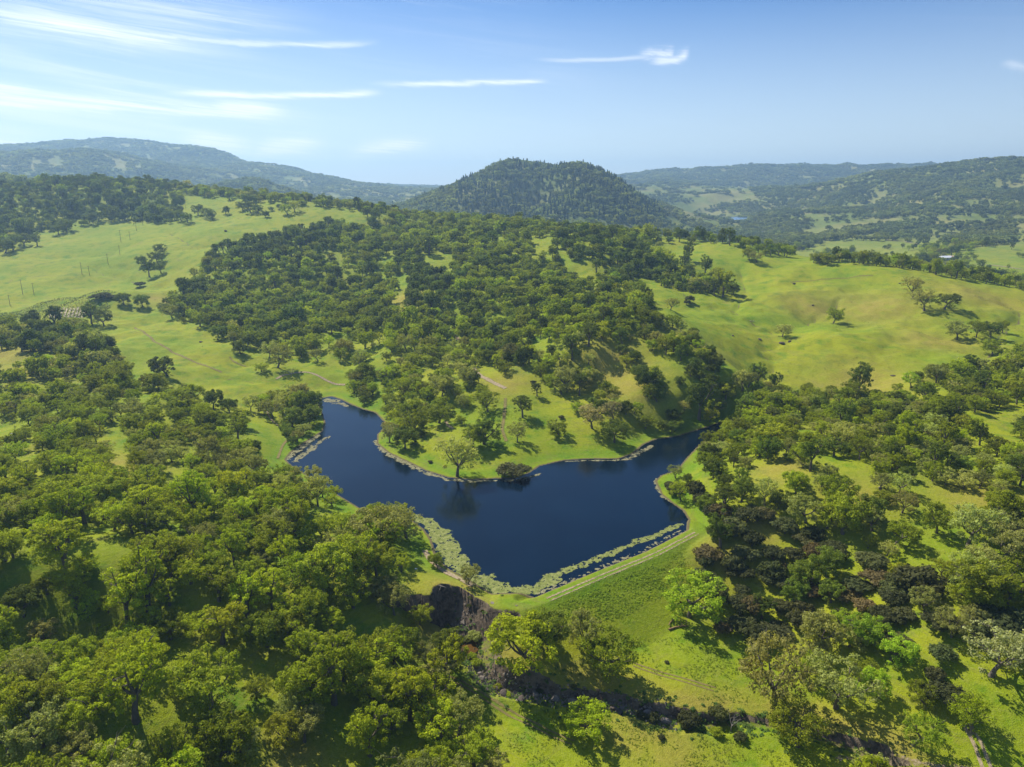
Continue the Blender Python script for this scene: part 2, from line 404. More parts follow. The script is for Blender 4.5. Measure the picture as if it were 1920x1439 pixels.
GULLY = [([(1390, 500), (1390, 513), (1397, 540), (1390, 562), (1378, 578), (1395, 590), (1413, 600), (1440, 612), (1455, 622)], 1.6, 3.0),
         ([(1577, 557), (1562, 575), (1547, 587), (1530, 595), (1513, 603), (1493, 613), (1460, 616)], 1.8, 3.0),
         ([(1470, 640), (1455, 650), (1423, 653), (1430, 663), (1453, 672), (1440, 684), (1450, 694), (1425, 712)], 1.5, 2.5),
         ([(1877, 562), (1900, 577), (1913, 593), (1890, 610), (1870, 640), (1847, 673), (1810, 686), (1780, 700)], 1.6, 4.0),
         ([(1270, 545), (1300, 560), (1340, 575), (1375, 577)], 1.4, 3.5),
         ([(317, 433), (340, 447), (363, 460), (390, 462), (430, 450), (457, 440)], 2.0, 4.0),
         ([(300, 470), (350, 463), (385, 462)], 1.4, 3.5),
         ([(220, 467), (200, 485), (177, 503), (200, 513), (233, 520), (270, 530), (300, 535)], 1.8, 3.5),
         ([(0, 486), (60, 484), (130, 482), (190, 477)], 1.2, 3.5),
         ([(200, 497), (250, 501), (300, 504), (335, 503)], 1.3, 3.0),
         ([(1100, 545), (1070, 528), (1060, 520), (1030, 505)], 1.0, 3.0),
         ([(360, 708), (400, 709), (440, 712), (480, 718), (510, 705), (540, 698)], 0.5, 2.2),
         ([(430, 672), (440, 680), (462, 686)], 0.8, 2.0)]
GW = []
for px, dep, wid in GULLY:
    ln = w_line(px); GW.append((ln, dep, wid))
for ln, dep, wid in GW:
    # wiggle
    xs = np.array(ln); t = np.linspace(0, len(ln) - 1, len(ln) * 6)
    X = np.interp(t, range(len(ln)), xs[:, 0]); Y = np.interp(t, range(len(ln)), xs[:, 1])
    X = X + gnoise(X / 9, Y / 9, 3) * 4; Y = Y + gnoise(X / 9 + 50, Y / 9, 4) * 4
    line = list(zip(X, Y))
    bx0, bx1, by0, by1 = X.min() - 30, X.max() + 30, Y.min() - 30, Y.max() + 30
    m = (GXX > bx0) & (GXX < bx1) & (GYY > by0) & (GYY < by1)
    d, p, sd = seg_dist(GXX[m], GYY[m], line)
    var = 0.6 + 0.6 * gnoise(p / 12.0, p * 0, 9)
    Z[m] -= dep * var * (np.exp(-(d / wid) ** 2) + 1.1 * np.exp(-(d / (wid * 5)) ** 2))
    soil[m] = np.maximum(soil[m], 0.8 * np.exp(-(d / (wid * 0.36)) ** 2) * np.clip(0.1 + var, 0, 1))
nz = Z[near].copy(); s_n = soil[near].copy()

# --- dam, lake basin, spillway cliff, ravine (exact shapes near the camera)
base = nz
dd, dp, dsd = seg_dist(nx, ny, DAM)
ins = inpoly(nx, ny, LAKE)
dl, _, _ = seg_dist(nx, ny, LAKE, True)
dam_len = sum(math.hypot(DAM[i + 1][0] - DAM[i][0], DAM[i + 1][1] - DAM[i][1]) for i in range(len(DAM) - 1))
nat = base.copy()
out_z = base
k = sstep(2.0, 17.0, dl)
shore_z = np.minimum(0.05 + 0.085 * dl, 1.6) * (1 - k) + out_z * k
# allow ground below water level downstream of the dam
crest = 1.35
prof = np.where(dd < 1.8, 0.05 + dd * 0.72, np.where(dd < 6.2, crest, crest - (dd - 6.2) * 0.47))
downstream = sstep(0.0, 1.0, -dsd * dd)       # south side of the dam line
endfade = sstep(-1, 1, dp - 0.01)
is_down = (dsd < 0) & (dd < 60) & (dp > 0.01) & (dp < dam_len - 0.01)
damz = np.maximum(prof, base)
# blend of the natural bank and the downstream ground
low = np.clip(base, None, 1.4)
zz = np.where(ins, -0.06 - 0.12 * dl, shore_z)
zz = np.where(ins, np.maximum(zz, -5.0), zz)
sm = 0.5 * (zz + prof + np.sqrt((zz - prof) ** 2 + 0.6)) - 0.39 * (dd > 6)
zz = np.where(ins, zz, np.where(dd < 6, np.maximum(zz, prof), np.maximum(zz, sm)))
base = zz
mud = np.where(ins, 1.0, np.exp(-(dl / 1.1) ** 2))
s_n = np.maximum(s_n, mud * 0.9)
l_n = np.maximum(l_n, np.where(ins, 0, np.exp(-((dl - 5) / 4.0) ** 2)) * 0.9)

def carve(lines, floor_fn, w_bot, w_top_n, w_top_s):
    pass
# ravine: polyline of the creek bed (u, v, bed z), steep cut on the far side, gentler near side
RAV = [(868, 1172, -8.9), (866, 1200, -9.1), (878, 1228, -9.3), (892, 1252, -9.6), (905, 1278, -10.1), (935, 1298, -10.6), (985, 1312, -11.1), (1040, 1320, -11.4), (1100, 1326, -11.7), (1160, 1332, -12.1), (1210, 1348, -12.5), (1262, 1364, -12.8), (1330, 1370, -13.2), (1400, 1366, -13.4), (1480, 1374, -13.6), (1560, 1402, -13.9), (1650, 1436, -14.3)]
RW = [(*at_z(u, v, z), z) for u, v, z in RAV]
rl = [(p[0], p[1]) for p in RW]
cum = np.concatenate([[0], np.cumsum([math.hypot(rl[i + 1][0] - rl[i][0], rl[i + 1][1] - rl[i][1]) for i in range(len(rl) - 1)])])
rd, rp, rs = seg_dist(nx, ny, rl)
bedz = np.interp(rp, cum, [p[2] for p in RW]) + 0.7 * sstep(22, 38, rp)
jag = gnoise(nx / 3.1, ny / 3.1, 31) * 1.6 + gnoise(nx / 1.2, ny / 1.2, 33) * 0.6
wobble = gnoise(rp / 6.0, rp * 0 + 3.3, 35) * 1.6 + gnoise(rp / 2.1, rp * 0, 36) * 0.7
north = rs > 0                                   # far side of the bed
wb = np.interp(rp, [0, 14, 30, 60, 90], [4.6, 2.0, 1.6, 1.9, 1.6])
dist_eff = rd + wobble * 0.6
steepN = 2.6; steepS = 0.55
steepN = np.interp(rp, [0, 16, 26, 34], [0.8, 0.8, 1.8, 3.2])
wall = bedz + np.maximum(dist_eff - wb, 0) * np.where(north, steepN, steepS) + jag * 0.25
# the head bowl: steep all round, beneath the spillway
wallh = bedz + np.maximum(rd + jag * 0.5 - 3.2, 0) * 3.4
wall = np.where((rp < 6) & (ny > rl[0][1] - 2) & (nx < rl[0][0] + 7), wallh, wall)
hwx, hwy = at_z(852, 1176, -9)
bh = np.hypot(nx - hwx, ny - hwy) + jag * 0.7
bowl = -9.2 + np.maximum(bh - 2.6, 0) * np.where(nx > hwx + 6, 1.4, np.where(ny > hwy - 2, 3.2, 1.1))
wall = np.minimum(wall, bowl) + np.maximum(0, 10 - dl) * 1.6
cut = (wall < base) & (rd < 30) & (dl > 5.5)
depth_cut = np.where(cut, base - wall, 0)
base = np.where(cut, wall, base)
# bare rock above the cliff edge, dry fringe
s_n = np.maximum(s_n, np.where(cut & (depth_cut > 0.25), 0.55, 0) * np.where(north, 1, 0.6))
dry_n = np.where(~cut & (rd < 13) & north, sstep(13, 5, rd), 0) * 0.8
bx, by = at_z(830, 1135, 1.2)
dry_n = np.maximum(dry_n, np.exp(-((nx - bx) ** 2 + (ny - by) ** 2) / 9 ** 2))
Z[near] = base
soil[near] = s_n; lush[near] = l_n; dry[near] = np.maximum(dry[near], dry_n)
DRYP = [(0, 668, 30), (90, 688, 25), (760, 560, 22), (745, 590, 20), (1150, 690, 26), (1190, 720, 22), (1290, 640, 20), (315, 565, 16), (290, 560, 10), (1640, 575, 40), (1520, 575, 25), (1850, 560, 40), (1470, 880, 12), (1600, 935, 14), (1830, 930, 14), (1350, 1040, 10), (1420, 1000, 8), (1620, 720, 30), (1750, 640, 25), (830, 1120, 10), (560, 1430, 8), (1180, 1380, 8), (1250, 1400, 8), (210, 870, 10), (240, 880, 10), (950, 720, 14)]
for u, v, r in DRYP:
    x, y, z = hit0(u, v)
    dry = np.maximum(dry, 0.85 * np.exp(-((GXX - x) ** 2 + (GYY - y) ** 2) / r ** 2))
print("ground", Z.shape, round(time.time() - T0, 1))

def collection_link(o):
    S.collection.objects.link(o); return o
def fast_mesh(name, verts, faces, k, mat=None, smooth=False):
    """faces: (n,k) int array"""
    me = bpy.data.meshes.new(name)
    verts = np.asarray(verts, np.float32); faces = np.asarray(faces, np.int32)
    me.vertices.add(len(verts)); me.vertices.foreach_set("co", verts.ravel())
    nf = len(faces)
    me.loops.add(nf * k); me.loops.foreach_set("vertex_index", faces.ravel())
    me.polygons.add(nf)
    me.polygons.foreach_set("loop_start", np.arange(0, nf * k, k, dtype=np.int32))
    me.polygons.foreach_set("use_smooth", np.full(nf, smooth))
    me.update(calc_edges=True)
    if mat is not None:
        for m_ in (mat if isinstance(mat, (list, tuple)) else [mat]): me.materials.append(m_)
    return me
def add_obj(name, me, parent=None, **props):
    o = bpy.data.objects.new(name, me); S.collection.objects.link(o)
    if parent is not None: o.parent = parent
    for k_, v_ in props.items(): o[k_] = v_
    return o
def attr(me, name, vals, domain='POINT', typ='FLOAT'):
    a_ = me.attributes.new(name, typ, domain)
    a_.data.foreach_set("value" if typ == 'FLOAT' else "vector", np.asarray(vals, np.float32).ravel())

# ------------------------------------------------------------------ materials
def new_mat(name):
    m = bpy.data.materials.new(name); m.use_nodes = True
    t = m.node_tree; t.nodes.clear()
    o = N(t, 'ShaderNodeOutputMaterial'); b = N(t, 'ShaderNodeBsdfPrincipled')
    t.links.new(b.outputs[0], o.inputs[0])
    b.inputs['Roughness'].default_value = 0.9
    b.inputs['Specular IOR Level'].default_value = 0.08
    return m, t, b, o
def A_(t, name, typ='GEOMETRY'):
    n = N(t, 'ShaderNodeAttribute', attribute_name=name); n.attribute_type = typ
    return n
def bump(t, b, h, strength, dist):
    n = N(t, 'ShaderNodeBump'); n.inputs['Strength'].default_value = strength; n.inputs['Distance'].default_value = dist
    plug(t, n.inputs['Height'], h); t.links.new(n.outputs[0], b.inputs['Normal'])

# grassland with soil, rock and dry patches
M_GROUND, t, b, o = new_mat("grassland")
geo = N(t, 'ShaderNodeNewGeometry'); pos = geo.outputs['Position']
na_ = noise(t, pos, 0.018, 4, 0.6, 0.4); nb_ = noise(t, pos, 0.11, 4, 0.6); nc_ = noise(t, pos, 0.9, 3, 0.65); nd_ = noise(t, pos, 4.0, 2, 0.6)
G_LUSH, G_MID, G_YEL, G_DRY = rgb(0.105, 0.205, 0.006), rgb(0.185, 0.255, 0.008), rgb(0.275, 0.295, 0.010), rgb(0.300, 0.240, 0.045)
c = mixc(t, mapr(t, na_, 0.32, 0.66), G_MID, G_YEL)
c = mixc(t, mapr(t, nb_, 0.46, 0.72), c, G_LUSH)
c = mixc(t, mth(t, 'MULTIPLY', mapr(t, nc_, 0.42, 0.72), 0.55), c, rgb(0.205, 0.225, 0.030))
c = mixc(t, mth(t, 'MULTIPLY', A_(t, 'lush').outputs['Fac'], 0.7), c, rgb(0.105, 0.215, 0.010))
tz = N(t, 'ShaderNodeVectorMath', operation='MULTIPLY'); t.links.new(pos, tz.inputs[0]); tz.inputs[1].default_value = (0.03, 0.03, 1.1)
tr_ = noise(t, tz.outputs[0], 1.0, 3, 0.6, 0.5)                       # stock trails that follow the contours
trl = mth(t, 'SUBTRACT', 1.0, mth(t, 'MULTIPLY', mth(t, 'ABSOLUTE', mth(t, 'SUBTRACT', tr_, 0.5)), 28.0), clamp=True)
c = mixc(t, mth(t, 'MULTIPLY', trl, mapr(t, na_, 0.35, 0.6, 0.10, 0.42)), c, rgb(0.19, 0.17, 0.05))
dryf = mth(t, 'MULTIPLY', A_(t, 'dry').outputs['Fac'], mapr(t, nb_, 0.25, 0.62, 0.35, 1.0))
c = mixc(t, dryf, c, G_DRY)
brown = mth(t, 'MULTIPLY', mapr(t, noise(t, pos, 0.045, 5, 0.65, 0.8), 0.60, 0.74), 0.55)
c = mixc(t, brown, c, rgb(0.215, 0.180, 0.055))
c = mixc(t, mth(t, 'MULTIPLY', A_(t, 'scrub').outputs['Fac'], 0.92), c, rgb(0.055, 0.080, 0.028))
fine = mapr(t, mth(t, 'MULTIPLY_ADD', nc_, 0.6, mth(t, 'MULTIPLY', nd_, 0.6)), 0.35, 0.85, 0.66, 1.28, False)
vm = N(t, 'ShaderNodeVectorMath', operation='SCALE'); t.links.new(c, vm.inputs[0]); t.links.new(fine, vm.inputs['Scale'])
c = vm.outputs[0]
# rock on the steep cuts, bare soil where the attribute says so
sepn = N(t, 'ShaderNodeSeparateXYZ'); t.links.new(geo.outputs['True Normal'], sepn.inputs[0])
steep = mapr(t, sepn.outputs[2], 0.74, 0.55)
rn = noise(t, pos, 0.6, 6, 0.7, 1.0)
rock = mixc(t, mapr(t, rn, 0.35, 0.65), rgb(0.060, 0.046, 0.034), rgb(0.185, 0.140, 0.095))
rock = mixc(t, mth(t, 'MULTIPLY', mapr(t, noise(t, pos, 0.25, 3, 0.6), 0.5, 0.62), 0.6), rock, rgb(0.22, 0.17, 0.11))
soilc = mixc(t, nc_, rgb(0.085, 0.070, 0.030), rgb(0.19, 0.155, 0.07))
sf = mapr(t, mth(t, 'ADD', A_(t, 'soil').outputs['Fac'], mth(t, 'MULTIPLY', mth(t, 'SUBTRACT', nc_, 0.5), 0.7)), 0.38, 0.66)
c = mixc(t, sf, c, soilc)
c = mixc(t, mth(t, 'MULTIPLY', steep, A_(t, 'cliff').outputs['Fac']), c, rock)
# forest floor / scrub tint far away comes from the woods themselves; brown meadows far off
far = A_(t, 'farw').outputs['Fac']
c = mixc(t, mth(t, 'MULTIPLY', far, 0.9), c, mixc(t, mapr(t, noise(t, pos, 0.006, 5, 0.6), 0.38, 0.62), rgb(0.13, 0.165, 0.035), rgb(0.23, 0.215, 0.07)))
t.links.new(c, b.inputs['Base Color'])
hgt = mth(t, 'ADD', mth(t, 'MULTIPLY', nc_, 0.6), mth(t, 'MULTIPLY', nd_, 0.4))
bump(t, b, hgt, 0.85, 0.5)

verts = np.stack([GXX, GYY, Z], -1).reshape(-1, 3)
# close the ring: last azimuth column equals the first
idx = np.arange(nl * na).reshape(nl, na)
q = np.stack([idx[:-1, :-1], idx[:-1, 1:], idx[1:, 1:], idx[1:, :-1]], -1).reshape(-1, 4)
gm = fast_mesh("grassland", verts, q[:, ::-1], 4, M_GROUND, True)
attr(gm, "soil", soil); attr(gm, "dry", dry); attr(gm, "lush", lush)
cliffm = np.zeros_like(Z); cm = np.zeros(nx.shape); cm[rd < 40] = 1; cliffm[near] = cm
attr(gm, "cliff", np.maximum(cliffm, 0.0)); attr(gm, "farw", sstep(900, 2200, GD))
uG, vG, _ = proj(GXX, GYY, Z)
scrub = ((GYY > 1350) & (GYY < 2150) & (uG > 725) & (uG < 1250) & (vG < 430)).astype(float)
scrub = np.maximum(scrub, sstep(2300, 3000, GD) * 0.55 * sstep(-0.25, 0.15, fbm(GXX / 160, GYY / 160, 4, 45)))
attr(gm, "scrub", scrub)
ground = add_obj("ground", gm, kind="structure", label="green rolling grassland under the oaks and round the lake")

# ------------------------------------------------------------------ water
def water_mat(name, deep, rough=0.06, bs=0.10, shoal=None):
    m, t, b, o = new_mat(name)
    g = N(t, 'ShaderNodeNewGeometry')
    vmw = N(t, 'ShaderNodeVectorMath', operation='MULTIPLY'); t.links.new(g.outputs['Position'], vmw.inputs[0]); vmw.inputs[1].default_value = (1, 1, 0.5)
    n1_ = noise(t, vmw.outputs[0], 1.6, 4, 0.6, 0.3); n2_ = noise(t, vmw.outputs[0], 0.05, 3, 0.5)
    c_ = mixc(t, mapr(t, n2_, 0.35, 0.65), deep, tuple(x * 1.35 for x in deep[:3]) + (1,))
    t.links.new(c_, b.inputs['Base Color'])
    plug(t, b.inputs['Roughness'], mapr(t, n2_, 0.35, 0.65, rough, rough + 0.10))
    b.inputs['IOR'].default_value = 1.333
    b.inputs['Specular IOR Level'].default_value = 0.5
    bump(t, b, n1_, bs, 0.25)
    return m
M_WATER = water_mat("lake_water", rgb(0.0008, 0.006, 0.014))
def flat_poly(name, poly, z, mat, **props):
    import bmesh
    bm = bmesh.new()
    vs = [bm.verts.new((x, y, z)) for x, y in poly]
    f = bm.faces.new(vs)
    if f.normal.z < 0: f.normal_flip()
    bmesh.ops.triangulate(bm, faces=[f])
    bm.normal_update()
    for f in bm.faces:
        if f.normal.z < 0: f.normal_flip()
    me = bpy.data.meshes.new(name); bm.to_mesh(me); bm.free(); me.materials.append(mat)
    return add_obj(name, me, **props)
def offset_poly(poly, d):
    n_ = len(poly); area = sum(poly[i][0] * poly[(i + 1) % n_][1] - poly[(i + 1) % n_][0] * poly[i][1] for i in range(n_))
    s_ = 1 if area > 0 else -1; o_ = []
    for i in range(n_):
        x0, y0 = poly[i - 1]; x1, y1 = poly[i]; x2, y2 = poly[(i + 1) % n_]
        a1_, a2_ = math.atan2(y1 - y0, x1 - x0), math.atan2(y2 - y1, x2 - x1)
        nx_, ny_ = math.sin(a1_) + math.sin(a2_), -math.cos(a1_) - math.cos(a2_)
        l_ = math.hypot(nx_, ny_) + 1e-6
        o_.append((x1 + s_ * d * nx_ / l_, y1 + s_ * d * ny_ / l_))
    return o_
flat_poly("lake_water", offset_poly(LAKE, 0.35), 0.0, M_WATER, kind="structure", label="dark blue lake water held by the grassy dam")
# far pond
pu = [(1366, 413), (1376, 410), (1392, 409), (1402, 410), (1398, 416), (1382, 417), (1370, 416)]
pond = [at_z(u, v, 9.0) for u, v in pu]
PONDC = (float(np.mean([p[0] for p in pond])), float(np.mean([p[1] for p in pond])))
M_POND = water_mat("pond_water", rgb(0.10, 0.17, 0.27), 0.2, 0.02)
flat_poly("pond", pond, 14.0, M_POND, kind="structure", label="small pale pond in the far valley beyond the conifer hill")
# rust brown plunge pool under the cliff
px_, py_ = at_z(870, 1210, -8.9)
M_POOL = water_mat("pool_water", rgb(0.085, 0.045, 0.012), 0.05, 0.05)
pool = [(px_ + (5.2 + 0.8 * math.sin(3 * a)) * math.cos(a), py_ + (4.2 + 0.7 * math.cos(2 * a + 1)) * math.sin(a)) for a in np.linspace(0, 2 * math.pi, 28, endpoint=False)]
flat_poly("pool_water", pool, -8.82, M_POOL, kind="structure", label="rusty brown plunge pool under the dark cliff")

# floating weed: ragged cells kept along a band
M_ALGAE, t, b, o = new_mat("floating_weed")
g = N(t, 'ShaderNodeNewGeometry')
c = mixc(t, mapr(t, noise(t, g.outputs['Position'], 0.7, 5, 0.65), 0.3, 0.7), rgb(0.13, 0.16, 0.03), rgb(0.29, 0.30, 0.10))
t.links.new(c, b.inputs['Base Color'])
M_SCUM, t, b, o = new_mat("dried_scum")
g = N(t, 'ShaderNodeNewGeometry')
c = mixc(t, mapr(t, noise(t, g.outputs['Position'], 0.8, 5, 0.65), 0.3, 0.7), rgb(0.15, 0.14, 0.06), rgb(0.31, 0.285, 0.16))
t.links.new(c, b.inputs['Base Color'])
def weed(name, px, w0, w1, thr, mat, label, cell=0.24, seed=0, z=0.02, edge=0.9):
    """px: centre line pixels; w0,w1 half widths in metres at either end"""
    ln = [at_z(u, v, 0) for u, v in px]
    xs = np.array(ln); 
    wm = max(w0) if not np.isscalar(w0) else max(w0, w1)
    x0, y0 = xs.min(0) - wm * 1.6 - 1; x1, y1 = xs.max(0) + wm * 1.6 + 1
    gx, gy = np.meshgrid(np.arange(x0, x1, cell), np.arange(y0, y1, cell))
    cx, cy = (gx + cell / 2).ravel(), (gy + cell / 2).ravel()
    d, p, s_ = seg_dist(cx, cy, ln)
    tot = sum(math.dist(ln[i], ln[i + 1]) for i in range(len(ln) - 1))
    ww = np.interp(p / tot, np.linspace(0, 1, len(w0)) if not np.isscalar(w0) else [0, 1], w0 if not np.isscalar(w0) else [w0, w1])
    nzv = fbm(cx / 4.2, cy / 4.2, 5, 50 + seed, 0.6)
    keep = (d < ww * (1 + edge * nzv)) & (fbm(cx / 1.6, cy / 1.6, 4, 60 + seed, .6) < thr) & inpoly(cx, cy, LAKE)
    cx, cy = cx[keep], cy[keep]
    h = cell * 0.5
    rj = rng.random((len(cx), 4, 2)) * 0.35 * cell
    off = np.array([(-h, -h), (h, -h), (h, h), (-h, h)])
    v = np.stack([cx[:, None] + off[:, 0] + rj[..., 0], cy[:, None] + off[:, 1] + rj[..., 1], np.full((len(cx), 4), z) + rng.random((len(cx), 4)) * 0.03], -1).reshape(-1, 3)
    f = np.arange(len(v)).reshape(-1, 4)
    return add_obj(name, fast_mesh(name, v, f, 4, mat), kind="stuff", label=label)
weed("floating_weed", [(772, 966), (800, 978), (824, 995), (842, 1030), (858, 1060), (885, 1080), (915, 1098), (940, 1109), (975, 1111), (1003, 1105), (1040, 1088)], [1.0, 2.2, 3.0, 3.4, 3.4, 3.2, 3.2, 3.4, 3.0, 2.2, 1.7], 0, 0.35, M_ALGAE, "pale green floating weed along the left bank and corner of the dam", seed=1)
weed("floating_weed", [(1020, 1088), (1090, 1061), (1140, 1040), (1200, 1015), (1240, 1000), (1276, 984)], [1.5, 1.4, 1.2, 1.1, 1.2, 1.0], 0, 0.3, M_ALGAE, "long strip of pale green floating weed off the straight dam", seed=2, edge=1.3)
weed("floating_weed", [(706, 828), (716, 842), (745, 860), (770, 873), (800, 888), (840, 900), (883, 903), (930, 902)], [1.4, 1.2, 1.6, 1.5, 1.2, 1.0, 0.9, 0.6], 0, 0.28, M_SCUM, "straw coloured weed rimming the grassy point", seed=3, edge=1.4)
weed("floating_weed", [(950, 902), (975, 899), (1000, 893), (1012, 889)], [0.8, 0.9, 0.9, 0.5], 0, 0.28, M_SCUM, "curl of straw coloured weed beside the round bush on the point", seed=4)
weed("floating_weed", [(552, 866), (570, 852), (590, 836), (617, 819)], [1.2, 1.6, 1.2, 0.6], 0, 0.28, M_SCUM, "pale streak of scum off the left end of the lake", seed=5, edge=1.5)
weed("floating_weed", [(540, 860), (552, 848), (575, 832), (598, 817)], [1.6, 1.6, 1.4, 0.8], 0, 0.28, M_SCUM, "pale scum lying against the left shore of the lake", seed=6, edge=1.5)
weed("floating_weed", [(612, 750), (632, 754), (650, 762)], [2.2, 2.0, 1.0], 0, 0.28, M_SCUM, "thin pale scum at the inlet of the lake", seed=7, edge=1.5)
weed("floating_weed", [(1060, 866), (1100, 864), (1150, 864), (1175, 862)], [0.5, 0.4, 0.6, 0.7], 0, 0.28, M_SCUM, "thin straw coloured rim along the north shore", seed=8, edge=1.4)
weed("floating_weed", [(1180, 860), (1200, 848), (1222, 836)], [1.3, 1.2, 0.8], 0, 0.28, M_SCUM, "straw coloured weed where the lake narrows to the right", seed=9, edge=1.4)
weed("floating_weed", [(1232, 898), (1234, 915), (1246, 932), (1262, 944)], [0.7, 1.1, 1.2, 0.8], 0, 0.28, M_SCUM, "pale weed along the small right hand point", seed=10, edge=1.5)
weed("shallow_mud", [(1012, 1113), (1107, 1074), (1200, 1035), (1280, 995)], [0.9, 0.8, 0.8, 0.7], 0, -0.12, M_SCUM, "flecks of weed on the dark shallows beside the dam", seed=11, edge=1.6, cell=0.25)
print("water", round(time.time() - T0, 1))

# ------------------------------------------------------------------ tracks and paths, draped ribbons
def soil_mat(name, c0, c1, alpha_edge=True):
    m, t, b, o = new_mat(name)
    g = N(t, 'ShaderNodeNewGeometry')
    c_ = mixc(t, mapr(t, noise(t, g.outputs['Position'], 1.3, 5, 0.65), 0.3, 0.7), c0, c1)
    t.links.new(c_, b.inputs['Base Color'])
    bump(t, b, noise(t, g.outputs['Position'], 3.0, 3), 0.5, 0.2)
    tr = N(t, 'ShaderNodeBsdfTransparent'); mx = N(t, 'ShaderNodeMixShader')
    e = A_(t, 'edge').outputs['Fac']
    f = mapr(t, mth(t, 'ADD', e, mth(t, 'MULTIPLY', mth(t, 'SUBTRACT', noise(t, g.outputs['Position'], 1.8, 4, 0.7), 0.5), 1.5)), 0.25, 0.60)
    t.links.new(f, mx.inputs[0]); t.links.new(tr.outputs[0], mx.inputs[1]); t.links.new(b.outputs[0], mx.inputs[2])
    t.links.new(mx.outputs[0], o.inputs[0])
    return m
M_DIRT = soil_mat("pale_dirt", rgb(0.25, 0.19, 0.105), rgb(0.38, 0.30, 0.18))
M_TRACK = soil_mat("worn_grass_track", rgb(0.16, 0.14, 0.04), rgb(0.24, 0.19, 0.07))
def ribbon(name, px, width, mat, label, world=None, lift=0.14, strength=1.0, step=0.7, kind="structure"):
    pts = world if world is not None else [hit0(u, v)[:2] for u, v in px]
    pts = np.array(pts); seg = np.concatenate([[0], np.cumsum(np.hypot(*np.diff(pts, axis=0).T))])
    m_ = max(3, int(seg[-1] / step)); s_ = np.linspace(0, seg[-1], m_)
    # smooth the corners
    X, Y = np.interp(s_, seg, pts[:, 0]), np.interp(s_, seg, pts[:, 1])
    kk = max(1, int(4 / step)); ker = np.ones(2 * kk + 1) / (2 * kk + 1)
    if m_ > 4 * kk:
        X = np.convolve(np.pad(X, kk, 'edge'), ker, 'valid'); Y = np.convolve(np.pad(Y, kk, 'edge'), ker, 'valid')
    tx, ty = np.gradient(X), np.gradient(Y); l_ = np.hypot(tx, ty) + 1e-9; tx, ty = tx / l_, ty / l_
    offs = np.array([-1, -0.66, -0.33, 0, 0.33, 0.66, 1.0]); e_ = np.array([0, .6, 1, 1, 1, .6, 0]) * strength
    wv = width * 0.5 * (1 + 0.35 * gnoise(s_ / 5, s_ * 0, 70))
    VX = X[:, None] - ty[:, None] * offs * wv[:, None]; VY = Y[:, None] + tx[:, None] * offs * wv[:, None]
    VZ = sampZ(VX.ravel(), VY.ravel()).reshape(VX.shape) + lift
    v = np.stack([VX, VY, VZ], -1).reshape(-1, 3)
    k7 = len(offs); i_ = np.arange(m_ * k7).reshape(m_, k7)
    f = np.stack([i_[:-1, :-1], i_[:-1, 1:], i_[1:, 1:], i_[1:, :-1]], -1).reshape(-1, 4)
    me = fast_mesh(name, v, f[:, ::-1], 4, mat, True)
    attr(me, "edge", np.tile(e_, m_))
    return add_obj(name, me, kind=kind, label=label)
# the road on the dam crest: two wheel ruts
dmx = np.array(DAM[1:])
def dam_off(d):
    o_ = []
    for i in range(len(dmx)):
        a_ = dmx[min(i + 1, len(dmx) - 1)] - dmx[max(i - 1, 0)]; a_ = a_ / np.hypot(*a_)
        o_.append((dmx[i][0] + a_[1] * d, dmx[i][1] - a_[0] * d))
    return o_
ribbon("dirt_track", None, 1.1, M_DIRT, "left wheel rut of the pale track along the top of the dam", world=dam_off(3.9), lift=0.06, strength=.56)
ribbon("dirt_track", None, 0.9, M_DIRT, "right wheel rut of the pale track along the top of the dam", world=dam_off(5.4), lift=0.06, strength=0.48)
ribbon("bare_bank", None, 1.0, M_DIRT, "bare strip of earth at the water's edge of the dam", world=dam_off(1.0), lift=0.08, strength=0.8)
ribbon("dirt_track", [(1806, 1358), (1826, 1395), (1842, 1439), (1855, 1480)], 0.9, M_DIRT, "left rut of the pale dirt track leaving at the lower right corner", lift=.06)
ribbon("dirt_track", [(1817, 1356), (1839, 1392), (1858, 1439), (1872, 1480)], 0.9, M_DIRT, "right rut of the pale dirt track leaving at the lower right corner", lift=.06)
ribbon("dirt_track", [(1560, 1425), (1640, 1424), (1700, 1430), (1760, 1438), (1840, 1446)], 2.4, M_DIRT, "faint earthy track running under the trees at lower right", strength=0.45, lift=.06)
ribbon("footpath", [(795, 1030), (802, 1045), (815, 1060), (838, 1075), (870, 1090), (890, 1102)], 2.2, M_DIRT, "bare pinkish path above the left bank of the lake")
ribbon("footpath", [(887, 690), (900, 706), (925, 718), (950, 730)], 3.2, M_DIRT, "bare earth path down the wooded hill above the grassy point", strength=0.8)
ribbon("footpath", [(838, 620), (855, 632), (862, 640)], 3.2, M_DIRT, "short bare stretch of path in the middle of the wooded hill", strength=0.8)
ribbon("footpath", [(835, 790), (842, 800), (850, 805)], 1.8, M_DIRT, "short sandy path end at the left side of the grassy point", strength=0.8)
ribbon("vehicle_track", [(830, 1262), (870, 1278), (920, 1310), (980, 1345), (1040, 1376), (1085, 1392)], 0.7, M_TRACK, "upper rut of the worn track crossing the meadow below the ravine", lift=0.05)
ribbon("vehicle_track", [(826, 1268), (866, 1284), (914, 1317), (975, 1352), (1036, 1383), (1080, 1399)], 0.6, M_TRACK, "lower rut of the worn track crossing the meadow below the ravine", lift=0.05)
ribbon("vehicle_track", [(1180, 1240), (1230, 1258), (1290, 1275), (1350, 1292)], 0.7, M_TRACK, "upper rut of the worn track on the meadow below the dam", lift=0.05)
ribbon("vehicle_track", [(1180, 1246), (1228, 1264), (1288, 1281), (1346, 1298)], 0.6, M_TRACK, "lower rut of the worn track on the meadow below the dam", lift=0.05)
ribbon("vehicle_track", [(252, 614), (290, 642), (340, 668), (395, 690), (418, 700)], 2.2, M_TRACK, "faint old track slanting down the left meadow", strength=0.75)
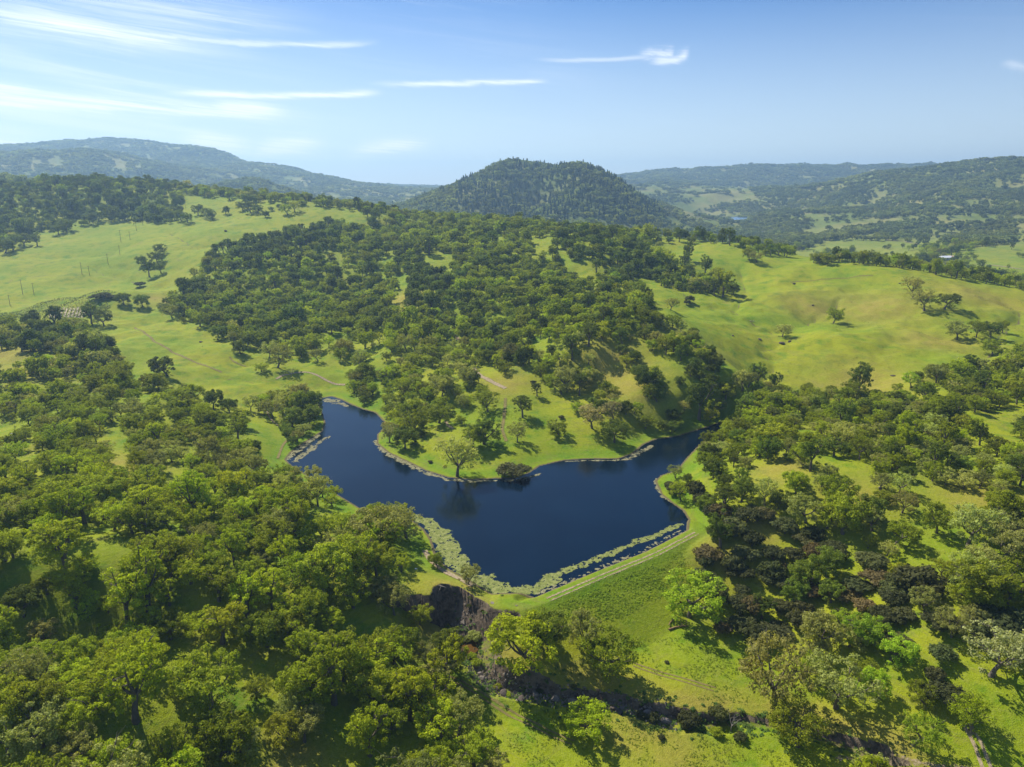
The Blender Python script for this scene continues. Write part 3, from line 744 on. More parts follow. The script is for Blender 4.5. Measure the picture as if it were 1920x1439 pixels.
ribbon("vehicle_track", [(545, 760), (560, 800), (545, 820), (530, 835), (520, 862)], 1.5, M_TRACK, "curved track on the grass left of the lake", strength=0.9)
ribbon("vehicle_track", [(500, 770), (506, 785), (528, 805), (538, 815)], 1.5, M_DIRT, "pale worn track joining from the upper left beside the lake", strength=0.6)
ribbon("creek_bed", [(515, 712), (535, 703), (560, 698), (585, 700), (620, 718), (650, 722)], 2.2, M_DIRT, "grey brown creek bed winding to the head of the lake", strength=0.7)
ribbon("creek_bed", [(430, 668), (436, 678), (448, 684), (464, 688)], 1.6, M_TRACK, "short dark creek bed on the left meadow", strength=0.9)
ribbon("vehicle_track", [(948, 745), (946, 775), (941, 805), (950, 830)], 2.4, M_TRACK, "faint worn track down the middle of the grassy point", strength=0.6)
ribbon("vehicle_track", [(1480, 530), (1540, 524), (1600, 520), (1640, 517)], 2.4, M_TRACK, "faint track slanting across the right meadow crest", strength=0.55)
ribbon("vehicle_track", [(1660, 450), (1690, 453), (1720, 458)], 8.0, M_DIRT, "pale farm track in the far valley meadow", strength=0.6, lift=0.4)
ribbon("vehicle_track", [(1820, 496), (1870, 499), (1920, 506)], 6.0, M_DIRT, "pale farm road crossing the far valley at the right edge", strength=0.8, lift=0.4)
print("ribbons", round(time.time() - T0, 1))

# ------------------------------------------------------------------ foliage materials
def leaf_mat(name, trans=0.40, rough=0.75):
    m, t, b, o = new_mat(name)
    col = A_(t, 'leaf_colour', 'INSTANCER').outputs['Color']
    lv = A_(t, 'lv').outputs['Fac']
    g = N(t, 'ShaderNodeNewGeometry')
    v_ = N(t, 'ShaderNodeVectorMath', operation='SCALE'); t.links.new(col, v_.inputs[0]); t.links.new(lv, v_.inputs['Scale'])
    # clumps differ a little: some greyer (lichen), some yellower (new growth)
    tc_ = N(t, 'ShaderNodeTexCoord')
    cl_ = noise(t, tc_.outputs['Object'], 0.55, 2, 0.6)
    c_ = mixc(t, mapr(t, cl_, 0.50, 0.72, 0.0, 0.28), v_.outputs[0], rgb(0.19, 0.185, 0.055))
    b.inputs['Roughness'].default_value = rough
    b.inputs['Specular IOR Level'].default_value = 0.10
    t.links.new(c_, b.inputs['Base Color'])
    tr = N(t, 'ShaderNodeBsdfTranslucent'); mx = N(t, 'ShaderNodeMixShader')
    warm = N(t, 'ShaderNodeVectorMath', operation='MULTIPLY'); t.links.new(c_, warm.inputs[0]); warm.inputs[1].default_value = (1.4, 1.38, 0.5)
    t.links.new(warm.outputs[0], tr.inputs['Color'])
    mx.inputs[0].default_value = trans
    t.links.new(b.outputs[0], mx.inputs[1]); t.links.new(tr.outputs[0], mx.inputs[2]); t.links.new(mx.outputs[0], o.inputs[0])
    return m
M_LEAF = leaf_mat("oak_leaves")
M_NEEDLE = leaf_mat("conifer_needles", 0.12)
M_BARK, t, b, o = new_mat("bark")
g = N(t, 'ShaderNodeTexCoord')
c = mixc(t, noise(t, g.outputs['Object'], 2.5, 4, 0.6), rgb(0.075, 0.058, 0.042), rgb(0.20, 0.175, 0.14))
t.links.new(c, b.inputs['Base Color'])
M_DEAD, t, b, o = new_mat("dead_wood")
g = N(t, 'ShaderNodeTexCoord')
c = mixc(t, noise(t, g.outputs['Object'], 2.5, 4, 0.6), rgb(0.22, 0.18, 0.14), rgb(0.46, 0.41, 0.34))
t.links.new(c, b.inputs['Base Color'])

# ------------------------------------------------------------------ tree builder
class Geo:
    def __init__(s): s.v = []; s.f = []; s.n = 0
    def tube(s, pts, rad, sides=5):
        pts = np.asarray(pts, float); m_ = len(pts)
        tan = np.gradient(pts, axis=0); tan /= np.linalg.norm(tan, axis=1)[:, None] + 1e-9
        ref = np.array([0.31, 0.52, 0.1]); a_ = np.cross(tan, ref); a_ /= np.linalg.norm(a_, axis=1)[:, None] + 1e-9
        b_ = np.cross(tan, a_)
        th = np.arange(sides) * 2 * np.pi / sides
        ring = pts[:, None] + np.asarray(rad)[:, None, None] * (np.cos(th)[None, :, None] * a_[:, None] + np.sin(th)[None, :, None] * b_[:, None])
        s.v.append(ring.reshape(-1, 3))
        i_ = np.arange(m_ * sides).reshape(m_, sides) + s.n
        j_ = np.roll(i_, -1, 1)
        s.f.append(np.stack([i_[:-1], j_[:-1], j_[1:], i_[1:]], -1).reshape(-1, 4))
        s.n += m_ * sides
    def arrays(s): return np.concatenate(s.v), np.concatenate(s.f)
def bez(a, b_, c_, k_):
    t_ = np.linspace(0, 1, k_)[:, None]
    return (1 - t_) ** 2 * a + 2 * t_ * (1 - t_) * b_ + t_ ** 2 * c_
def leaf_quads(cen, rad, cnt, size, R_, flat=0.75, out_b=0.7, elong=1.5, up=0.25):
    """leaf-sprays on lumpy clumps; cen (m,3), rad (m,), cnt leaves per clump"""
    m_ = len(cen)
    k_ = np.repeat(np.arange(m_), cnt)
    d_ = R_.normal(size=(len(k_), 3)); d_[:, 2] += 0.35; d_ /= np.linalg.norm(d_, axis=1)[:, None]
    rr = rad[k_] * (0.35 + 0.65 * R_.random(len(k_)) ** 0.5)
    p_ = cen[k_] + d_ * rr[:, None] * np.array([1, 1, flat])
    nrm = d_ * out_b + R_.normal(size=d_.shape) * 0.45; nrm[:, 2] += up
    nrm /= np.linalg.norm(nrm, axis=1)[:, None]
    u_ = np.cross(nrm, R_.normal(size=d_.shape)); u_ /= np.linalg.norm(u_, axis=1)[:, None] + 1e-9
    w_ = np.cross(nrm, u_)
    sz = size * (0.6 + 0.8 * R_.random(len(k_)))[:, None]
    q_ = np.stack([p_ - u_ * sz * elong * .5, p_ - w_ * sz * .42, p_ + u_ * sz * elong * .5 + nrm * sz * 0.15, p_ + w_ * sz * .42], 1)
    lv = 0.70 + 0.6 * R_.random(len(k_))
    return q_.reshape(-1, 3), np.repeat(lv, 1)
def tree_geo(seed, H_=9.0, R0=5.2, style='oak', nclump=46, cnt=110, leaf=0.42, lod=0):
    """returns (trunk verts, faces), (leaf verts, lv); height about H_, crown radius about R0"""
    R_ = np.random.default_rng(seed)
    G = Geo()
    if style == 'shrub':
        nst = 4
        for i in range(nst):
            a_ = R_.random() * 6.28; e_ = np.array([math.cos(a_) * R0 * .5, math.sin(a_) * R0 * .5, H_ * .6])
            G.tube(bez(np.array([0, 0, -.3]), np.array([e_[0] * .3, e_[1] * .3, H_ * .4]), e_, 4), [.12, .09, .06, .03], 4)
        th = R_.random(nclump) * 6.283; ph = R_.random(nclump)
        rr = np.sqrt(R_.random(nclump)) * R0 * 0.82
        zt = H_ * (0.28 + 0.52 * np.sqrt(np.maximum(0, 1 - (rr / R0) ** 2)) * (0.55 + 0.45 * R_.random(nclump)))
        cen = np.stack([np.cos(th) * rr, np.sin(th) * rr, zt], 1)
        rad = R0 * (0.22 + 0.14 * R_.random(nclump))
        lvq = leaf_quads(cen, rad, cnt, leaf, R_, 0.9)
        return G.arrays(), lvq
    lean = R_.normal(size=2) * 0.5
    hb = H_ * (0.22 + 0.12 * R_.random())
    if style in ('tall',): hb = H_ * 0.35
    top = np.array([lean[0], lean[1], hb])
    tr = 0.040 * H_ * (0.85 + .3 * R_.random())
    if style == 'dead': tr *= 0.8
    G.tube(np.array([[0, 0, -0.8], [lean[0] * .1, lean[1] * .1, 0.0], [lean[0] * .4, lean[1] * .4, hb * .5], top]), [tr * 1.9, tr * 1.35, tr * 1.0, tr * .85], 6)
    nl_ = R_.integers(4, 7); cents = []
    a0 = R_.random() * 6.283
    squash = 1.0 + 0.25 * R_.normal()
    for i in range(nl_):
        a_ = a0 + i * 6.283 / nl_ + R_.normal() * 0.3
        reach = R0 * (0.45 + 0.30 * R_.random()) * (1.12 if i % 2 else .8)
        zt = H_ * (0.60 + 0.30 * R_.random()) if style != 'low' else H_ * (0.5 + 0.25 * R_.random())
        if style == 'tall': reach *= 0.8; zt = H_ * (.6 + .36 * R_.random())
        e_ = np.array([math.cos(a_) * reach + lean[0], math.sin(a_) * reach + lean[1], zt])
        mid = (top + e_) / 2 + np.array([math.cos(a_), math.sin(a_), 0]) * reach * .2 + R_.normal(size=3) * .35 - np.array([0, 0, .1 * H_])
        lim = bez(top, mid, e_, 6 if lod == 0 else 4)
        G.tube(lim, np.linspace(tr * .62, tr * .16, len(lim)), 5 if lod == 0 else 4)
        cents.append(e_)
        ns = 3 if lod == 0 else 2
        for j in range(ns):
            s0 = lim[int(len(lim) * (0.4 + .18 * j)) % len(lim)]
            a2 = a_ + R_.normal() * 0.9
            rch = R0 * (0.28 + .25 * R_.random())
            e2 = s0 + np.array([math.cos(a2) * rch, math.sin(a2) * rch, H_ * (0.02 + 0.22 * R_.random())])
            hr = math.hypot(e2[0] - lean[0], e2[1] - lean[1])
            if hr > R0 * .88: e2[:2] = lean + (e2[:2] - lean) * R0 * .88 / hr
            e2[2] = min(e2[2], H_ * 0.93)
            G.tube(bez(s0, (s0 + e2) / 2 + R_.normal(size=3) * .3, e2, 4), np.linspace(tr * .3, tr * .08, 4), 4)
            cents.append(e2)
            if style == 'dead' or lod == 0:
                for q in range(2 if style == 'dead' else 1):
                    e3 = e2 + R_.normal(size=3) * np.array([.9, .9, .5]) * R0 * .18 + np.array([0, 0, .04 * H_])
                    G.tube(bez((s0 + e2) / 2, e2 + R_.normal(size=3) * .2, e3, 3), [tr * .14, tr * .09, tr * .04], 3)
    if style == 'dead':
        return G.arrays(), None
    cents = np.array(cents)
    need = max(0, nclump - len(cents))
    # extra clumps fill a lumpy dome, in a few lobes rather than evenly
    nlobe = 6
    la = R_.random(nlobe) * 6.283; lr = R0 * (0.2 + .45 * R_.random(nlobe)); lz = H_ * (0.52 + 0.30 * R_.random(nlobe))
    lobes = np.stack([np.cos(la) * lr + lean[0], np.sin(la) * lr + lean[1], lz], 1)
    pick = R_.integers(0, nlobe, need)
    ext = lobes[pick] + R_.normal(size=(need, 3)) * np.array([.26 * R0, .26 * R0, .12 * H_])
    cen = np.concatenate([cents, ext])
    hr = np.hypot(cen[:, 0] - lean[0], cen[:, 1] - lean[1])
    lim_ = R0 * 0.90
    f_ = np.where(hr > lim_, lim_ / np.maximum(hr, 1e-6), 1)
    cen[:, 0] = lean[0] + (cen[:, 0] - lean[0]) * f_; cen[:, 1] = lean[1] + (cen[:, 1] - lean[1]) * f_
    ztop = H_ * (0.58 + 0.37 * np.sqrt(np.maximum(0, 1 - (np.minimum(hr, lim_) / R0) ** 2)))
    cen[:, 2] = np.minimum(cen[:, 2], ztop)
    nsk = int(need * (.30 if style in ('oak', 'dense') else .18))
    if nsk:                                  # a drooping skirt round the crown
        sa = R_.random(nsk) * 6.283; sr = R0 * R_.uniform(.50, .86, nsk)
        cen[-nsk:, 0] = lean[0] + np.cos(sa) * sr; cen[-nsk:, 1] = lean[1] + np.sin(sa) * sr
        cen[-nsk:, 2] = H_ * (R_.uniform(.26, .50, nsk) + .08 * np.sin(3 * sa))
    zlow = H_ * 0.24
    cen[:, 2] = np.maximum(cen[:, 2], zlow)
    rad = R0 * (0.10 + 0.12 * R_.random(len(cen)))
    if style == 'dense' or style == 'low': rad *= 1.25
    if style == 'airy': rad *= 0.95
    lvq = leaf_quads(cen, rad, cnt, leaf, R_, 0.7)
    return G.arrays(), lvq
def conifer_geo(seed, H_=16.0, R0=2.6, cnt=26, leaf=1.1):
    R_ = np.random.default_rng(seed); G = Geo()
    G.tube([[0, 0, -1], [0, 0, H_ * .5], [0, 0, H_ * .97]], [.28, .18, .04], 5)
    cen = []; rad = []
    lev = np.linspace(0.10, 0.97, 15)
    for z_ in lev:
        w_ = R0 * (1 - z_) ** 0.8 + 0.15
        for k_ in range(4 if z_ < .8 else 2):
            a_ = R_.random() * 6.283; r_ = w_ * (0.45 + .35 * R_.random())
            cen.append((math.cos(a_) * r_, math.sin(a_) * r_, z_ * H_ + R_.normal() * .2)); rad.append(w_ * .55 + .15)
    return G.arrays(), leaf_quads(np.array(cen), np.array(rad), cnt, leaf, R_, 0.55, 0.5)

def crown_mesh(name, lvq, mat):
    v_, lv = lvq
    me = fast_mesh(name, v_, np.arange(len(v_)).reshape(-1, 4), 4, mat)
    attr(me, "lv", lv, 'FACE')
    return me
def joined_mesh(name, tg, lvq, mats):
    tv, tf = tg
    v_, lv = lvq
    allv = np.concatenate([v_, tv]); f_ = np.concatenate([np.arange(len(v_)).reshape(-1, 4), tf + len(v_)])
    me = fast_mesh(name, allv, f_, 4, mats)
    nf = len(v_) // 4
    mi = np.concatenate([np.zeros(nf, np.int32), np.ones(len(tf), np.int32)])
    me.polygons.foreach_set("material_index", mi)
    attr(me, "lv", np.concatenate([lv, np.ones(len(tf))]), 'FACE')
    return me

# variants: name -> (style params); all built at unit scale: crown radius 5, height 9
STY = {'oak': [dict(style='oak', seed=s_, nclump=88, cnt=62, leaf=0.28) for s_ in (1, 2, 3, 4, 5, 6)],
       'airy': [dict(style='airy', seed=s_, nclump=84, cnt=48, leaf=0.25) for s_ in (11, 12, 13, 14, 15)],
       'dense': [dict(style='dense', seed=s_, nclump=88, cnt=80, leaf=0.30) for s_ in (21, 22, 23, 24)],
       'tall': [dict(style='tall', seed=s_, nclump=88, cnt=62, leaf=0.28, H_=11.5, R0=4.6) for s_ in (31, 32, 33)],
       'shrub': [dict(style='shrub', seed=s_, nclump=24, cnt=80, leaf=0.32, H_=3.6, R0=2.6) for s_ in (41, 42, 43)]}
HI = {}
for k_, L_ in STY.items():
    HI[k_] = []
    for i, d_ in enumerate(L_):
        tg, lq = tree_geo(**d_)
        tm = fast_mesh("trunk_" + k_, tg[0], tg[1], 4, M_BARK, True)
        HI[k_].append((tm, crown_mesh("crown_" + k_, lq, M_LEAF), joined_mesh(k_ + "_tree", tg, lq, [M_LEAF, M_BARK])))
MID = {}
for k_, L_ in STY.items():
    MID[k_] = []
    for i, d_ in enumerate(L_[:4]):
        dd_ = dict(d_); dd_.update(cnt=int(d_['cnt'] * 0.36), leaf=d_['leaf'] * 1.75, lod=1, seed=d_['seed'] + 100)
        tg, lq = tree_geo(**dd_)
        MID[k_].append(joined_mesh(k_ + "_tree_far", tg, lq, [M_LEAF, M_BARK]))
LO = []
for s_ in range(4):
    tg, lq = tree_geo(200 + s_, style='dense', nclump=24, cnt=13, leaf=1.6, lod=1)
    LO.append(joined_mesh("tree_distant", tg, lq, [M_LEAF, M_BARK]))
CONI = []
for s_ in range(3):
    tg, lq = conifer_geo(300 + s_)
    CONI.append((fast_mesh("conifer_trunk", tg[0], tg[1], 4, M_BARK, True), crown_mesh("conifer_crown", lq, M_NEEDLE), joined_mesh("conifer_far", tg, lq, [M_NEEDLE, M_BARK])))
DEADM = []
for s_ in range(2):
    tg, _ = tree_geo(400 + s_, style='dead')
    DEADM.append(fast_mesh("dead_limbs", tg[0], tg[1], 4, M_DEAD, True))
print("trees built", round(time.time() - T0, 1))

# ------------------------------------------------------------------ where trees stand (laid out on the real ground)
COL = {'Y': (0.315, 0.375, 0.010), 'O': (0.275, 0.325, 0.016), 'L': (0.145, 0.190, 0.020), 'G': (0.330, 0.345, 0.085),
       'P': (0.400, 0.380, 0.160), 'B': (0.320, 0.430, 0.022), 'D': (0.100, 0.110, 0.034), 'R': (0.185, 0.145, 0.055), 'C': (0.070, 0.105, 0.052)}
VARI = {'Y': ('oak', 'oak', 'airy', 'tall'), 'O': ('oak', 'dense', 'airy', 'oak'), 'L': ('dense', 'dense', 'tall'), 'G': ('airy', 'oak', 'airy'), 'P': ('airy',), 'B': ('oak', 'airy'), 'D': ('shrub',), 'R': ('shrub',)}
UR = {'oak': 5.2, 'airy': 5.2, 'dense': 5.2, 'tall': 4.6, 'shrub': 2.6}
# meadows: polygons of the ground in picture coordinates, (polygon, share of trees kept)
MEADOW = [
 ([(-300, 480), (0, 480), (60, 440), (200, 418), (330, 420), (345, 365), (450, 380), (560, 385), (680, 398), (730, 402), (700, 434), (650, 412), (600, 415), (560, 428), (480, 440), (400, 462), (375, 500), (335, 530), (312, 555), (290, 575), (330, 600), (400, 628), (470, 655), (560, 672), (620, 662), (655, 690), (650, 735), (600, 748), (560, 730), (530, 716), (480, 735), (500, 790), (545, 850), (530, 880), (488, 866), (478, 826), (430, 790), (395, 780), (365, 735), (330, 712), (250, 700), (222, 660), (205, 640), (190, 622), (165, 614), (110, 610), (60, 602), (0, 606), (-300, 606)], 0.0),
 ([(780, 862), (786, 832), (815, 806), (845, 800), (900, 790), (935, 770), (915, 730), (880, 690), (905, 690), (930, 712), (955, 715), (960, 680), (985, 690), (1015, 715), (1050, 745), (1070, 775), (1130, 800), (1200, 815), (1215, 832), (1180, 856), (1060, 870), (980, 893), (900, 902), (820, 896)], 0.0),
 ([(995, 448), (1038, 446), (1050, 480), (1065, 515), (1110, 525), (1165, 530), (1205, 550), (1240, 590), (1290, 604), (1340, 650), (1400, 695), (1440, 718), (1480, 712), (1600, 728), (1690, 700), (1775, 674), (1860, 684), (1925, 640), (2200, 640), (2200, 560), (1925, 548), (1700, 505), (1560, 492), (1480, 486), (1440, 482), (1350, 458), (1240, 458), (1290, 500), (1375, 530), (1392, 560), (1340, 562), (1290, 548), (1230, 535), (1205, 512), (1190, 527), (1130, 520), (1070, 488), (1045, 470), (1010, 475)], 0.0),
 ([(1105, 640), (1140, 648), (1175, 690), (1200, 735), (1175, 745), (1140, 705), (1110, 690)], 0.0),
 ([(1205, 655), (1240, 665), (1275, 700), (1250, 710)], 0.1),
 ([(790, 480), (845, 476), (848, 498), (805, 505)], 0.0), ([(742, 520), (765, 515), (762, 580), (740, 585)], 0.05), ([(660, 640), (720, 620), (720, 650), (650, 700)], 0.25),
 ([(985, 1100), (1030, 1088), (1290, 995), (1300, 1060), (1245, 1130), (1262, 1170), (1310, 1196), (1400, 1200), (1425, 1260), (1400, 1318), (1340, 1340), (1200, 1320), (900, 1295), (850, 1270), (868, 1215), (830, 1150), (770, 1100), (775, 1040), (770, 985), (810, 985), (860, 1060), (940, 1125)], 0.0),
 ([(815, 1252), (870, 1265), (960, 1320), (1180, 1345), (1300, 1385), (1440, 1398), (1540, 1439), (1540, 1600), (980, 1600), (950, 1439), (905, 1370)], 0.0),
 ([(330, 1600), (335, 1420), (365, 1368), (400, 1385), (410, 1430), (400, 1600)], 0.0), ([(505, 1408), (560, 1395), (640, 1405), (640, 1600), (500, 1600)], 0.0),
 ([(1690, 1445), (1740, 1400), (1780, 1345), (1925, 1325), (2100, 1330), (2100, 1900), (1650, 1900)], 0.0),
 ([(-100, 785), (30, 790), (50, 800), (45, 835), (-100, 850)], 0.0), ([(165, 810), (200, 795), (235, 780), (245, 900), (230, 905), (212, 860)], 0.05), ([(90, 910), (160, 895), (180, 925), (60, 940)], 0.2), ([(-200, 655), (0, 655), (100, 668), (150, 682), (90, 690), (0, 700), (-200, 710)], 0.0),
 ([(1418, 868), (1480, 878), (1500, 925), (1440, 912)], 0.0), ([(1835, 775), (1925, 755), (1905, 820), (1850, 835)], 0.05), ([(1690, 895), (1850, 935), (1840, 965), (1720, 940)], 0.1), ([(1500, 800), (1560, 845), (1640, 890), (1620, 905), (1530, 860), (1480, 815)], 0.25), ([(1640, 960), (1720, 990), (1800, 1020), (1770, 1040), (1650, 1000)], 0.25), ([(1850, 1100), (1925, 1120), (1925, 1200), (1860, 1160)], 0.9), ([(1790, 1290), (1925, 1300), (1925, 1330), (1800, 1340)], 0.8)]
MEADOW.append(([(-60, 560), (160, 560), (162, 588), (60, 592), (-60, 592)], 0.0))
# woods with their own density (share kept) and mix of kinds; later ones win
WOODS = [
 ([(-3000, -3000), (5000, -3000), (5000, 5000), (-3000, 5000)], 0.85, "OOYGL"),
 ([(-200, 690), (330, 705), (480, 860), (520, 900), (400, 960), (-200, 960)], 0.92, "OOOYG"),
 ([(-200, 900), (560, 900), (800, 1020), (830, 1300), (980, 1600), (-200, 1600)], 0.90, "YYYOOG"),
 ([(-200, 1050), (70, 1050), (90, 1180), (-200, 1200)], 1.0, "LLO"),
 ([(560, 900), (780, 960), (820, 1080), (620, 1080)], 0.85, "YOG"),
 ([(0, 560), (215, 600), (225, 690), (-200, 660), (-200, 580)], 1.0, "LLOG"),
 ([(-200, 300), (330, 330), (340, 420), (60, 440), (-200, 450)], 0.95, "LLLO"),
 ([(290, 520), (500, 440), (900, 395), (1100, 400), (1250, 560), (1200, 620), (900, 680), (640, 660), (480, 640), (330, 600)], 0.95, "OOOLY"),
 ([(380, 470), (440, 440), (640, 425), (640, 455), (470, 500), (395, 495)], 1.0, "L"),
 ([(730, 480), (790, 470), (860, 520), (900, 600), (820, 640), (760, 560)], 1.0, "LLO"),
 ([(650, 640), (900, 640), (920, 780), (800, 820), (700, 780), (640, 730)], 0.9, "OGYO"),
 ([(1040, 430), (1180, 430), (1240, 520), (1150, 530), (1060, 500)], 0.95, "LLO"),
 ([(1060, 660), (1300, 620), (1460, 740), (1380, 800), (1230, 815), (1100, 770)], 0.95, "LLOG"),
 ([(1300, 800), (1500, 720), (1925, 680), (1925, 900), (1700, 900), (1400, 880)], 0.95, "OOGLY"),
 ([(1290, 860), (1925, 860), (1925, 1300), (1500, 1040), (1290, 1000)], 1.0, "GGOOL"),
 ([(1280, 930), (1400, 950), (1640, 1040), (1760, 1200), (1860, 1340), (1700, 1380), (1500, 1250), (1400, 1200), (1290, 1180)], 1.05, "DDDLRD"),
 ([(1640, 1040), (1925, 1060), (1925, 1330), (1860, 1340), (1760, 1200)], 1.02, "OGDOG"),
 ([(1400, 1230), (1640, 1180), (1760, 1340), (1700, 1400), (1500, 1400), (1380, 1340)], 0.8, "GOBG"),
 ([(1150, 385), (1480, 470), (1480, 500), (1230, 455)], 0.8, "LO")]
def band(D0, D1, s_, az_max, seed):
    R_ = np.random.default_rng(seed)
    xm = D1 * math.sin(az_max)
    gx, gy = np.meshgrid(np.arange(-xm, xm, s_), np.arange(max(20, D0 * math.cos(az_max)), D1, s_ * 0.87))
    gx = gx + (np.arange(gx.shape[0]) % 2)[:, None] * s_ * .5
    gx = gx.ravel() + (R_.random(gx.size) - .5) * s_ * .95; gy = gy.ravel() + (R_.random(gy.size) - .5) * s_ * .95
    D = np.hypot(gx, gy); m_ = (D >= D0) & (D < D1) & (np.abs(np.arctan2(gx, gy)) < az_max)
    return gx[m_], gy[m_]
KIND_CH = "YOLGPBDRC"
KI = {c_: i for i, c_ in enumerate(KIND_CH)}
def classify(x, y, z, seed):
    R_ = np.random.default_rng(seed)
    u, v, dep = proj(x, y, z)
    dens = np.zeros(x.shape); kind = np.zeros(x.shape, int)
    rk = R_.random(x.shape)
    for poly, dn_, mix in WOODS:
        m_ = inpoly(u, v, poly)
        dens[m_] = dn_
        idx_ = np.array([KI[c_] for c_ in mix])
        # kinds run in drifts: a slow noise picks along the mix, with some jitter
        w_ = np.clip(0.5 + 0.9 * gnoise(x / 45, y / 45, 77) + (rk - .5) * 0.85, 0, 0.999)
        kind[m_] = idx_[(w_[m_] * len(idx_)).astype(int)]
    ut, vt, _ = proj(x, y, z + 5.5)
    for poly, keep_ in MEADOW:
        m_ = inpoly(u, v, poly) | (inpoly(ut, vt, poly) & ~((u < 225) & (v > 596)))
        dens[m_] = keep_
    return u, v, dep, dens, kind

HAND = """980,783,37,L;970,830,38,G;1047,815,40,O;1110,803,50,P;1152,830,50,L;1150,785,36,P;1210,803,36,O;1007,743,20,L;857,893,70,G;887,840,50,O;907,833,58,L;915,772,52,O;823,793,55,O;730,830,34,P;760,842,46,L;780,813,44,O
1267,897,28,G;878,1097,42,G;818,1060,28,O;753,1073,36,O;1003,1253,112,Y;1030,1227,72,L;1097,1215,62,G;1140,1270,88,O;1097,1377,76,Y;1292,1157,100,B;1457,1333,118,G;1567,1327,108,G;1497,1400,96,O;1710,1397,66,B;1650,1310,52,B;1857,1267,108,P;1813,1027,80,G;1678,1020,60,O
70,462,18,L;295,493,27,L;300,478,24,L;265,500,20,L;280,520,23,L;302,512,17,L;172,609,30,L;195,611,32,L;233,572,27,L;268,577,28,L;408,638,32,L;450,663,30,L;490,697,28,O;520,690,45,G;505,672,34,G;560,663,32,O;597,677,26,G;323,597,30,G;375,612,28,O;315,705,44,L;296,700,24,G
512,785,40,G;540,775,46,G;560,780,44,O;548,800,42,L;580,796,42,L;590,775,40,L;522,760,40,O;565,755,38,G;443,802,45,O;400,768,36,L;470,772,30,G;430,775,30,L;585,905,34,G
1467,632,33,G;1562,607,33,O;1713,560,42,G;1733,583,42,G;1770,580,40,L;1795,637,42,G;1830,633,34,O;1857,633,38,L;1860,667,42,O;1880,625,22,O;1900,682,40,O;1525,493,18,O;1550,497,26,O;1537,495,20,L;1608,492,28,O;1628,493,22,L;1641,492,24,O;1655,494,20,O;1405,488,22,O;1418,493,26,G;1445,480,24,L;1460,480,24,L;1475,483,22,O;1290,490,22,L;1312,452,24,L;1302,453,20,O;1368,460,20,L;1397,463,18,O;1322,516,24,L;1347,525,26,O;1335,528,22,L;1357,540,22,L;1375,553,22,L;1365,548,18,L;1290,515,26,L;1282,505,22,L;1197,563,32,O;1257,582,26,G;1130,638,28,O
125,435,30,L;110,440,26,L;45,462,30,L;25,470,34,L;10,475,30,L;185,415,24,L;210,412,24,L;340,415,24,L;352,418,22,L;372,405,22,L;388,408,20,L;398,412,20,L;423,402,14,L;470,400,24,L;455,395,24,L;484,402,20,L;498,408,14,L;540,403,22,O;552,398,24,O;523,392,10,L;508,396,10,L;690,408,22,L;700,425,24,L;705,415,22,L;688,395,20,O;700,430,20,L;655,395,12,O"""
SHRUBS = """963,893,62,D;807,868,10,D;1000,720,12,D;978,750,16,D;1053,786,12,D;1262,925,34,D;1255,915,20,D;892,1200,34,G;874,1204,20,G;1290,1362,46,D;1347,1352,38,D;1343,1379,25,O;1387,1387,24,D;1203,1346,22,D;1225,1352,26,D;263,538,22,D;180,562,24,D;195,558,26,D;208,560,22,D;1293,568,18,D;1288,572,14,D;905,1148,9,D;882,1123,12,D;880,1140,10,D;995,1345,0,D;933,1290,16,O;952,1305,14,O;893,1250,22,O;885,1235,18,O;1075,1290,14,D;1012,1300,14,D;1240,1385,14,D;1020,720,0,D;1250,1243,10,D"""
hand = []
for tok in HAND.replace("\n", ";").split(";"):
    u, v, w_, k_ = tok.split(","); u, v, w_ = float(u), float(v), float(w_)
    x, y, z = hit0(u, v); dep = proj(x, y, z)[2]
    hand.append(dict(u=u, v=v, x=x, y=y, z=z, r=w_ * dep / FPX * (0.62 if w_ > 60 else 0.56), k=k_, hand=True, dep=dep))
shr = []
for tok in SHRUBS.split(";"):
    u, v, w_, k_ = tok.split(","); u, v, w_ = float(u), float(v), float(w_)
    if w_ == 0: continue
    x, y, z = hit0(u, v); dep = proj(x, y, z)[2]
    shr.append(dict(u=u, v=v, x=x, y=y, z=z, r=w_ * dep / FPX * 0.52, k=k_, hand=True, dep=dep))
print("hand radii", [round(h['r'], 1) for h in hand][:60])
HX = np.array([h['x'] for h in hand + shr]); HY = np.array([h['y'] for h in hand + shr]); HR = np.array([h['r'] for h in hand + shr])

